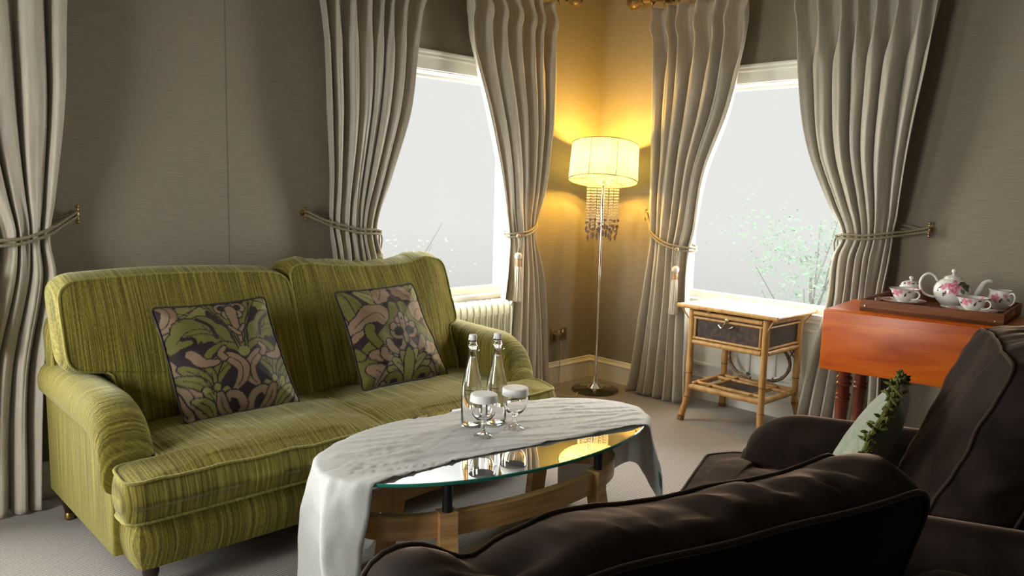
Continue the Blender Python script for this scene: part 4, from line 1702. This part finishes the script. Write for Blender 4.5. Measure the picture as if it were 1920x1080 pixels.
SHC = (SZ0 + SZ1) / 2
for v in m.v:
    v.z -= SHC
shade = m.build('lamp_shade', M_SHADE, lamp, angle=180)
shade.location = (0, 0, SHC)
shade.rotation_mode = 'QUATERNION'      # the shade sits crooked on its stand
shade.rotation_quaternion = Matrix.Rotation(math.radians(-11), 4, Vector((.64, -.768, 0))).to_quaternion() @ Matrix.Rotation(math.radians(2.0), 4, Vector((.768, .64, 0))).to_quaternion()
m = MB()
for z, r_ in ((SZ0, SR0), (SZ1, SR1)):
    m.tube([((r_ + .001) * math.cos(a), (r_ + .001) * math.sin(a), z) for a in [2 * PI * k / 64 for k in range(64)]], .003, 6, closed=True)
for k in range(8):
    a = 2 * PI * (k + .35) / 8
    m.tube([(SR0 * math.cos(a), SR0 * math.sin(a), SZ0), (SR1 * math.cos(a), SR1 * math.sin(a), SZ1)], .0022, 6)
for k in range(3):
    a = 2 * PI * k / 3
    m.tube([(0, 0, SZ0 + .03), (SR0 * .99 * math.cos(a), SR0 * .99 * math.sin(a), SZ0 + .012)], .0022, 6)
for v in m.v:
    v.z -= SHC
m.build('shade_frame', M_NICKEL, shade)
for qa in range(4):
    prof = [(.017 * math.sin(PI * i / 10), -.024 * math.cos(PI * i / 10)) for i in range(11)]
    o_ = (.085 * math.cos(qa * PI / 2 + .3), .085 * math.sin(qa * PI / 2 + .3), 1.512)
    m = MB()
    m.lathe(prof, 16, o=o_)
    m.build('bulb', M_BULB, lamp)
m = MB()
for qa in range(4):
    c_, s_ = .085 * math.cos(qa * PI / 2 + .3), .085 * math.sin(qa * PI / 2 + .3)
    m.tube(spline([(0, 0, 1.475), (c_ * .6, s_ * .6, 1.468), (c_, s_, 1.49)], 6), .006, 8)
m.build('bulb_holder', M_CHROME, lamp)
m = MB()
for r_, z in ((.100, 1.372), (.062, 1.378)):
    m.tube([(r_ * math.cos(a), r_ * math.sin(a), z) for a in [2 * PI * k / 40 for k in range(40)]], .0022, 6, closed=True)
for k in range(6):
    a = 2 * PI * k / 6
    m.tube(spline([(0, 0, 1.36), (.05 * math.cos(a), .05 * math.sin(a), 1.405), (.100 * math.cos(a), .100 * math.sin(a), 1.372)], 5), .002, 6)
m.build('crystal_crown', M_CHROME, lamp)
rnd = random.Random(12)
spots = [(.100, 2 * PI * k / 16) for k in range(16)] + [(.062, 2 * PI * (k + .5) / 8) for k in range(8)]
for r_, a in spots:
    L = rnd.uniform(.24, .34)
    x, y = r_ * math.cos(a), r_ * math.sin(a)
    m = MB()
    nb = int(L / .0185)
    for q in range(nb):
        s = .0072
        z = 1.360 - q * .0185
        m.lathe([(0, -s), (s * .75, -s * .62), (s, 0), (s * .75, s * .62), (0, s)], 7, o=(x, y, z))
    st = m.build('crystal_strand', M_CRYSTAL, lamp, smooth=False)
    m = MB()
    zb = 1.360 - nb * .0185
    m.lathe([(0, -.042), (.005, -.034), (.0095, -.018), (.006, -.004), (0, .004)], 6, o=(x, y, zb))
    m.lathe([(0, -.012), (.011, -.004), (.011, .004), (0, .012)], 6, o=(x + .004, y, zb + .022))
    m.build('pendant_drop', M_SMOKE, st, smooth=False)

# lamp flex lying along the floor to the socket
m = MB()
m.tube(spline([(LX - .15, LY + .02, .012), (LX - .25, LY - .03, .008), (LX - .30, LY + .12, .006), (-.40, -.10, .006), (-.36, -.04, .02), (-.352, -.032, .12), (-.350, -.034, .22), (-.362, -.045, .30)], 8), .0032, 8)
tag(m.build('lamp_flex', M_CABLE), 'pale lamp flex running down the wall below the twin socket', 'cable')

# twin socket with plug
sk = thing('wall_socket', 'pewter twin wall socket left of the floor lamp', 'socket', (-.343, 0, .342))
m = MB()
m.box((-.078, -.008, -.044), (.078, .0, .044), .003)
m.build('face_plate', M_SOCKET, sk)
for x, w_, z, h_ in ((.036, .013, .020, .010), (-.004, .010, .020, .010)):
    m = MB()
    m.box((x - w_ / 2, -.013, z - h_), (x + w_ / 2, -.006, z + h_), .002)
    m.build('switch', M_SWITCH, sk)
m = MB()
for dx, dz, w_, h_ in ((.040, .0, .005, .010), (.030, -.016, .009, .005), (.052, -.016, .009, .005)):
    m.box((dx - w_ / 2, -.0086, dz - h_ / 2), (dx + w_ / 2, -.0078, dz + h_ / 2))
m.build('pin_holes', M_BLACK, sk, smooth=False)
pg = MB()
pg.box((-.026, -.046, -.024), (.024, -.0085, .024), .008)
o = pg.build('plug', M_SOCKET)
o.location = (-.378, 0, .330)
tag(o, 'plug pushed into the left side of the twin wall socket', 'plug')

# ------------------------------------------------------------------ oil radiator below the sofa-side window
rad = thing('radiator', 'cream column radiator under the window behind the sofa', 'radiator', (-1.30, -.215, 0))
for k in range(11):
    x = -.255 + k * .0475
    m = MB()
    o_ = round_outline([(-.072, .09), (.072, .09), (.072, .672), (-.072, .672)], [.03, .03, .05, .05], step=.02)
    mm, _, _ = slab(o_, (0, .38), .010, crown=(.006, .006), bulge=.003, rings=4, side=3, deform=lambda p, x=x: Vector((x + p.z, p.x, p.y)))
    m.add(mm.v, mm.f)
    m.tube([(x, -.062, .14), (x, -.062, .60)], .012, 8)
    m.tube([(x, .062, .14), (x, .062, .60)], .012, 8)
    m.build('fin', M_RAD, rad, angle=60)
m = MB()
m.tube([(-.26, 0, .16), (.235, 0, .16)], .02, 10)
m.tube([(-.26, 0, .60), (.235, 0, .60)], .02, 10)
m.build('header_pipe', M_RAD, rad)
m = MB()
m.box((.232, -.05, .12), (.262, .05, .64), .012)
m.build('control_panel', M_RAD, rad)
m = MB()
m.box((.255, -.012, .585), (.295, .012, .602), .004, M=Matrix.Translation((0, 0, 0)))
for v in m.v:
    v.z += (v.x - .255) * 1.4
m.build('lever', M_GREY, rad)
for s in (-1, 1):
    m = MB()
    m.box((s * .19 - .02, -.11, .028), (s * .19 + .02, .11, .05), .006)
    m.build('foot', M_GREY, rad)
    m = MB()
    for y in (-.095, .095):
        m.tube([(s * .19 - .016, y, .015), (s * .19 + .016, y, .015)], .015, 12)
    m.build('castor', M_BLACK, rad)


# ------------------------------------------------------------------ bamboo side table
bt = thing('bamboo_table', 'bamboo side table with dark panelled drawer under the right window', 'side table', (-.17, -1.315, 0))


def cane(m, pts, r, nodes=(), seg=6, swell=1.16):
    """bamboo pole with swollen nodes at the given fractions"""
    P = spline(pts, 12) if len(pts) > 2 else [Vector(pts[0]).lerp(Vector(pts[1]), k / 24) for k in range(25)]
    n = len(P)
    R = []
    for i in range(n):
        f = i / (n - 1)
        k = 1.0
        for q in nodes:
            k = max(k, 1 + (swell - 1) * math.exp(-((f - q) / .018) ** 2))
        R.append(r * k)
    m.tube(P, R, 12)


def node_rings(parent, pts, r, nodes):
    P = spline(pts, 12) if len(pts) > 2 else [Vector(pts[0]).lerp(Vector(pts[1]), k / 24) for k in range(25)]
    m = MB()
    for q in nodes:
        i = int(q * (len(P) - 1))
        i = min(max(i, 1), len(P) - 2)
        d = (P[i + 1] - P[i - 1]).normalized()
        m.tube([P[i] - d * .0022, P[i] + d * .0022], r * 1.19, 12)
    m.build('cane_node', M_NODE, parent)


HX, HY, BH = .195, .235, .672
for sx_ in (-1, 1):
    for sy_ in (-1, 1):
        x, y = sx_ * HX, sy_ * HY
        pts = [(x, y, BH - .01), (x, y, .45), (x, y, .22), (x + sx_ * .004, y + sy_ * .002, .14), (x + sx_ * .022, y + sy_ * .014, .06), (x + sx_ * .034, y + sy_ * .022, .004)]
        m = MB()
        cane(m, pts, .0185, (.30, .62, .9))
        lg = m.build('leg', M_BAMBOO, bt)
        node_rings(lg, pts, .0185, (.34, .60))
        m = MB()
        m.tube([(x + sx_ * .028, y + sy_ * .018, .030), (x + sx_ * .035, y + sy_ * .022, .0)], .0205, 12)
        m.build('foot_tip', M_NODE, lg)
# top: board edged with cane
m = MB()
m.box((-.218, -.292, BH + .004), (.218, .292, BH + .017), .002)
m.build('table_top', M_TABLETOPWOOD, bt)
for a, b in (((-.228, -.315, BH + .010), (-.228, .315, BH + .010)), ((.228, -.315, BH + .010), (.228, .315, BH + .010)),
             ((-.235, -.302, BH + .010), (.235, -.302, BH + .010)), ((-.235, .302, BH + .010), (.235, .302, BH + .010))):
    m = MB()
    cane(m, [a, b], .0125, (.22, .55, .8))
    m.build('edge_cane', M_BAMBOO, bt)
# drawer case panels with cane beading
for (ax, s) in (('x', -1), ('x', 1), ('y', -1), ('y', 1)):
    if ax == 'x':
        u0, u1 = -HY + .018, HY - .018
        Q = lambda u, d, z: (s * (HX - .004 + d), u, z)
    else:
        u0, u1 = -HX + .018, HX - .018
        Q = lambda u, d, z: (u, s * (HY - .004 + d), z)
    m = MB()
    p, q = Vector(Q(u0, -.008, .485)), Vector(Q(u1, .004, .630))
    m.box([min(p[i], q[i]) for i in range(3)], [max(p[i], q[i]) for i in range(3)])
    pan = m.build('drawer_panel' if (ax, s) == ('x', -1) else 'side_panel', M_LEATHERPANEL, bt, smooth=False)
    m = MB()
    for z in (.500, .618):
        m.tube([Q(u0, .008, z), Q(u1, .008, z)], .0075, 8)
    for u in (u0 + .010, u1 - .010):
        m.tube([Q(u, .008, .495), Q(u, .008, .625)], .0075, 8)
    m.build('beading', M_BAMBOO, pan)
    m = MB()
    cane(m, [Q(u0, .006, .475), Q(u1, .006, .475)], .0145, (.45,))
    cane(m, [Q(u0, .006, .645), Q(u1, .006, .645)], .0135, (.6,))
    m.build('rail', M_BAMBOO, bt)
    if (ax, s) == ('x', -1):
        m = MB()
        m.tube(spline([Q(-.045, .022, .600), Q(-.020, .030, .586), Q(0, .034, .612), Q(.022, .030, .584), Q(.048, .022, .598)], 6), .0045, 6)
        m.tube([Q(0, .012, .632), Q(0, .030, .612)], .004, 6)
        m.lathe([(0, 0), (.014, 0), (.012, .004), (0, .006)], 12, M=Matrix.Translation(Q(0, .014, .630)) @ Matrix.Rotation(-PI / 2, 4, 'Y'))
        m.build('drawer_pull', M_NICKEL, pan)
# slender struts under the overhang
for sx_ in (-1, 1):
    for sy_ in (-1, 1):
        m = MB()
        m.tube([(sx_ * (HX + .008), sy_ * (HY + .01), .600), (sx_ * .222, sy_ * .295, BH + .004)], .004, 6)
        m.build('strut', M_BAMBOO, bt)
# lower shelf: cane frame, inner frame and small panel
SZ = .205
for a, b in (((-HX, -HY, SZ), (-HX, HY, SZ)), ((HX, -HY, SZ), (HX, HY, SZ)), ((-HX, -HY, SZ), (HX, -HY, SZ)), ((-HX, HY, SZ), (HX, HY, SZ))):
    m = MB()
    cane(m, [a, b], .0165, (.3, .62))
    m.build('shelf_rail', M_BAMBOO, bt)
ix, iy = HX * .56, HY * .56
for a, b in (((-ix, -HY, SZ + .006), (-ix, HY, SZ + .006)), ((ix, -HY, SZ + .006), (ix, HY, SZ + .006)), ((-HX, -iy, SZ + .004), (HX, -iy, SZ + .004)), ((-HX, iy, SZ + .004), (HX, iy, SZ + .004))):
    m = MB()
    cane(m, [a, b], .0105, (.5,))
    m.build('inner_rail', M_BAMBOO, bt)
m = MB()
m.box((-ix, -iy, SZ - .002), (ix, iy, SZ + .004))
m.build('shelf_panel', M_LEATHERPANEL, bt, smooth=False)
# bent cane brackets under the case
for sy_ in (-1, 1):
    pts = [(.06, sy_ * (HY - .01), .465), (.115, sy_ * (HY - .02), .440), (.168, sy_ * (HY - .03), .385), (.172, sy_ * (HY - .04), .310), (.110, sy_ * (HY - .06), .255), (.02, sy_ * (HY - .09), .232)]
    pts = [(HX - .02, sy_ * .10, .468), (HX - .01, sy_ * .165, .425), (HX - .01, sy_ * .198, .360), (HX - .015, sy_ * .180, .295), (HX - .02, sy_ * .125, .250), (HX - .03, sy_ * .035, .235)]
    m = MB()
    cane(m, pts, .0095, (.3, .5, .7, .85), swell=1.25)
    br = m.build('bent_bracket', M_CANE, bt)
    m = MB()
    m.tube([(HX, sy_ * (HY - .02), .40), (HX - .01, sy_ * .175, .465)], .0035, 6)
    m.tube([(HX, sy_ * (HY - .02), .43), (HX - .01, sy_ * .19, .468)], .0035, 6)
    m.tube([(HX - .01, sy_ * .19, .395), (HX - .005, sy_ * .218, .45)], .0035, 6)
    m.build('bracket_stay', M_CANE, br)

# ------------------------------------------------------------------ drop leaf table
DR = math.radians(7.5)
DX, DY, DZ = -.776, -2.048, .832
dl = thing('drop_leaf_table', 'polished red mahogany drop leaf table holding the tea tray', 'table', (DX, DY, 0), DR)
m = MB()
m.box((.004, -.95, DZ - .022), (.46, .0, DZ), .006, 3)
m.build('table_top', M_MAHOG, dl)
m = MB()
m.box((-.020, -.95, DZ - .276), (.000, .0, DZ - .003), .004, 3)
m.build('drop_leaf', M_MAHOG, dl)
m = MB()
m.box((-.018, -.95, DZ - .293), (.0, .0, DZ - .293 + .001)) if False else None
m = MB()
m.box((.462, -.95, DZ - .276), (.482, .0, DZ - .003), .004, 3)
m.build('drop_leaf', M_MAHOG, dl)
m = MB()
m.box((.06, -.89, DZ - .16), (.40, -.06, DZ - .022), .003)
m.build('frieze', M_MAHOGDARK, dl)
for x, y in ((.085, -.085), (.375, -.085), (.085, -.865), (.375, -.865)):
    m = MB()
    h = DZ - .16
    prof = [(0, 0), (.012, 0), (.016, .03), (.020, .10), (.029, .34), (.031, .40), (.033, .402), (.033, .412), (.028, .416), (.034, .424), (.034, .432), (.028, .438), (.028, .47), (.034, .474), (.036, .484),
            (.030, .492), (.036, .502), (.036, .512), (.028, .520), (.034, .54), (.030, .56), (.036, .565), (.036, .60), (.036, h), (0, h)]
    m.lathe(prof, 24, o=(x, y, 0))
    m.build('leg', M_MAHOGDARK, dl)

# ------------------------------------------------------------------ tray
TRX, TRY = -.698, -2.172
tr = thing('serving_tray', 'dark wooden serving tray on the drop leaf table', 'tray', (TRX, TRY, DZ), math.radians(6.2))
TL, TD, TH, TF = .560, .480, .052, .018
m = MB()
m.box((.0, -TL, .0), (TD, .0, TF), .002)
m.build('tray_floor', M_TRAY, tr)
for lo, hi in (((.0, -TL, .0), (.012, .0, TH)), ((TD - .012, -TL, .0), (TD, .0, TH))):
    m = MB()
    m.box(lo, hi, .002)
    m.build('long_side', M_TRAY, tr)
for y in (-TL, -.012):
    m = MB()
    c = TD / 2
    m.box((.012, y, .0), (c - .055, y + .012, TH), .002)
    m.box((c + .055, y, .0), (TD - .012, y + .012, TH), .002)
    m.box((c - .055, y, .0), (c + .055, y + .012, .022))
    m.box((c - .055, y, .042), (c + .055, y + .012, TH))
    m.build('handle_end', M_TRAY, tr)
for y in (-.022, -TL + .030):
    m = MB()
    m.lathe([(0, .0), (.0045, .0), (.0035, .0022), (0, .003)], 12, M=Matrix.Translation((.0, y, .024 if y > -.1 else .018)) @ Matrix.Rotation(-PI / 2, 4, 'Y'))
    m.build('screw_head', M_CHROME, tr)
TZ = DZ + TF + .0005

# ------------------------------------------------------------------ tea set: white china with roses and dark leaves
CHINA = (.78, .77, .72)
CAMANG = 3.435


def rose_col(roses, leaves, rim=None, prints=True):
    def f(a, z, r):
        for (a0, z0, s) in roses:
            da = (a - a0 + PI) % (2 * PI) - PI
            d = math.hypot(da * max(r, .02), z - z0) / s
            if d < 1:
                ang = math.atan2(z - z0, da * max(r, .02))
                q = .5 + .5 * math.sin(d * 11 + 2.2 * math.sin(ang * 3 + d * 5))
                edge = .80 + .20 * math.sin(ang * 5 + 1)
                if d < edge:
                    k = lerp(q, 1, max(0, d - .35) * .9)
                    return (lerp(.52, .80, k), lerp(.045, .40, k), lerp(.13, .46, k))
        for (a0, z0, s, tilt) in leaves:
            da = ((a - a0 + PI) % (2 * PI) - PI) * max(r, .02)
            dz = z - z0
            u = da * math.cos(tilt) + dz * math.sin(tilt)
            v = -da * math.sin(tilt) + dz * math.cos(tilt)
            if abs(u) < s and abs(v) < .42 * s * (1 - (u / s) ** 2):
                return (.06, .075, .045) if abs(v) > .03 * s else (.30, .33, .22)
        if rim and z > rim:
            return (.66, .40, .40)
        return CHINA
    return f


def handle(m, pts, r, flat=.7, col=CHINA):
    m.tube(spline(pts, 7), r, 10, flat=flat, col=col)


def to_local(ang):
    return math.cos(ang), math.sin(ang)


# teapot
SP = -1.16
pot = thing('teapot', 'white china teapot painted with a large pink rose', 'teapot', (-.345, -2.440, TZ))
prof = [(0, .004), (.040, .0), (.044, .003), (.043, .010), (.048, .016), (.062, .030), (.073, .048), (.0785, .068), (.0775, .088), (.070, .107), (.056, .122), (.044, .130), (.040, .132), (.0375, .129), (.050, .118), (.0, .112)]


def dense(p, k=4):
    out = []
    for (a, b), (c, d) in zip(p, p[1:]):
        for q in range(k):
            out.append((lerp(a, c, q / k), lerp(b, d, q / k)))
    out.append(p[-1])
    return out


m = MB()
m.lathe(dense(prof), 120, colfn=rose_col([(CAMANG + .05, .096, .036), (CAMANG - .50, .098, .018), (CAMANG + 2.6, .09, .04)],
                                         [(CAMANG + .62, .112, .026, .3), (CAMANG + .78, .093, .022, -.6), (CAMANG + .55, .082, .018, -.9), (CAMANG - .42, .068, .017, 1.1), (CAMANG - .72, .088, .018, .8), (CAMANG + .95, .105, .02, .1)]))
m.build('body', M_CERAM, pot, angle=60)
m = MB()
m.lathe(dense([(0, .129), (.039, .130), (.040, .134), (.036, .140), (.024, .146), (.010, .149), (.006, .152), (.005, .157), (.009, .161), (.0115, .167), (.009, .174), (.0, .177)], 2), 48, colfn=lambda a, z, r: CHINA if not (.136 < z < .1385 and math.sin(a * 9) > .2) else (.6, .25, .3))
m.build('lid', M_CERAM, pot, angle=60)
m = MB()
c_, s_ = to_local(SP)
pts = [(.066 * c_, .066 * s_, .050), (.092 * c_, .092 * s_, .066), (.108 * c_, .108 * s_, .092), (.122 * c_, .122 * s_, .120), (.140 * c_, .140 * s_, .131), (.152 * c_, .152 * s_, .130)]
P_ = spline(pts, 6)
m.tube(P_, [lerp(.021, .0065, (i / (len(P_) - 1)) ** .6) for i in range(len(P_))], 14, col=CHINA)
m.build('spout', M_CERAM, pot, angle=60)
m = MB()
c_, s_ = to_local(SP + PI)
handle(m, [(q * c_, q * s_, z) for q, z in ((.064, .118), (.078, .140), (.100, .150), (.122, .138), (.134, .110), (.130, .078), (.112, .056), (.088, .046), (.070, .044))], .0075, flat=.75)
m.build('handle', M_CERAM, pot, angle=60)


def cup_and_saucer(x, y, lc, ls):
    o = thing('saucer', ls, 'saucer', (x, y, TZ), 0, 'painted saucers')
    m = MB()
    m.lathe(dense([(0, .004), (.040, .0), (.046, .002), (.060, .006), (.085, .013), (.096, .018), (.0965, .0205), (.084, .0165), (.058, .0095), (.040, .007), (.0, .007)], 3), 96,
            colfn=lambda a, z, r: ((.62, .16, .24) if math.sin(a * 5 + 1) > .35 else ((.10, .12, .07) if math.sin(a * 5 + 1) > .05 else CHINA)) if (.066 < r < .090 and z > .008) else ((.70, .45, .46) if r > .094 else CHINA))
    m.build('dish', M_CERAM, o, angle=60)
    cup = thing('teacup', lc, 'teacup', (x, y, TZ + .0085), 0, 'painted teacups')
    m = MB()
    m.lathe(dense([(0, .003), (.024, .0), (.027, .004), (.026, .008), (.034, .015), (.045, .028), (.052, .044), (.057, .055), (.065, .064), (.066, .0655), (.063, .0645), (.054, .054), (.048, .042), (.040, .026), (.028, .014), (0, .011)], 4), 96,
            colfn=lambda a, z, r: rose_col([(CAMANG - .62, .046, .020), (CAMANG - .20, .052, .012), (CAMANG + 2.4, .045, .02)], [(CAMANG + .18, .040, .012, 1.2), (CAMANG + .45, .054, .010, .0), (CAMANG - 1.05, .040, .012, .5)], rim=.0635)(a, z, r))
    m.build('bowl', M_CERAM, cup, angle=60)
    c_, s_ = to_local(CAMANG + .95)
    m = MB()
    handle(m, [(q * c_, q * s_, z) for q, z in ((.052, .052), (.066, .058), (.080, .050), (.082, .036), (.070, .024), (.054, .018), (.042, .020))], .0050)
    m.build('handle', M_CERAM, cup, angle=60)


cup_and_saucer(-.432, -2.262, 'rose painted teacup at the left end of the tray by the sugar bowl', 'rose rimmed saucer at the left end of the tray')
cup_and_saucer(-.485, -2.566, 'rose painted teacup in front of the teapot spout', 'rose rimmed saucer in front of the teapot spout')

sg_ = thing('sugar_bowl', 'lidded white china sugar bowl behind the left teacup', 'sugar bowl', (-.290, -2.240, TZ))
m = MB()
m.lathe(dense([(0, .003), (.026, .0), (.029, .004), (.028, .010), (.042, .024), (.051, .042), (.053, .058), (.048, .072), (.044, .077), (.041, .077), (.046, .06), (.0, .05)], 4), 96,
        colfn=rose_col([(CAMANG + .80, .058, .022), (CAMANG - .5, .05, .02)], [(CAMANG + .25, .060, .014, .5), (CAMANG + 1.2, .045, .014, -.5)]))
m.build('body', M_CERAM, sg_, angle=60)
m = MB()
m.lathe(dense([(0, .072), (.043, .077), (.0445, .080), (.038, .090), (.024, .097), (.008, .100), (.005, .103), (.0085, .107), (.0105, .113), (.008, .119), (0, .121)], 3), 64,
        colfn=rose_col([(CAMANG - .2, .088, .010)], [(CAMANG + .3, .088, .010, .2), (CAMANG - .7, .086, .010, -.3), (CAMANG + .9, .088, .008, 0)]))
m.build('lid', M_CERAM, sg_, angle=60)

jg = thing('milk_jug', 'small white china milk jug with pink roses at the right end of the tray', 'jug', (-.285, -2.622, TZ))
m = MB()
m.lathe(dense([(0, .003), (.028, .0), (.031, .004), (.029, .010), (.043, .024), (.051, .042), (.052, .058), (.047, .074), (.041, .086), (.043, .096), (.041, .096), (.038, .086), (.045, .06), (.0, .02)], 4), 96,
        colfn=rose_col([(CAMANG - .55, .062, .024), (CAMANG + .3, .074, .012)], [(CAMANG - .08, .054, .013, 1.2), (CAMANG + .55, .058, .012, -.6), (CAMANG - 1.1, .05, .014, .4)]),
        flute=None)
for v in m.v:                      # pulled lip
    a = math.atan2(v.y, v.x)
    k = max(0, math.cos(a - (CAMANG - 1.35))) ** 8 * max(0, (v.z - .075) / .02)
    v.x += .012 * k * math.cos(CAMANG - 1.35)
    v.y += .012 * k * math.sin(CAMANG - 1.35)
    v.z += .005 * k
m.build('body', M_CERAM, jg, angle=60)
c_, s_ = to_local(CAMANG + .75)
m = MB()
handle(m, [(q * c_, q * s_, z) for q, z in ((.043, .082), (.060, .088), (.072, .074), (.070, .052), (.058, .036), (.046, .032))], .0048)
m.build('handle', M_CERAM, jg, angle=60)
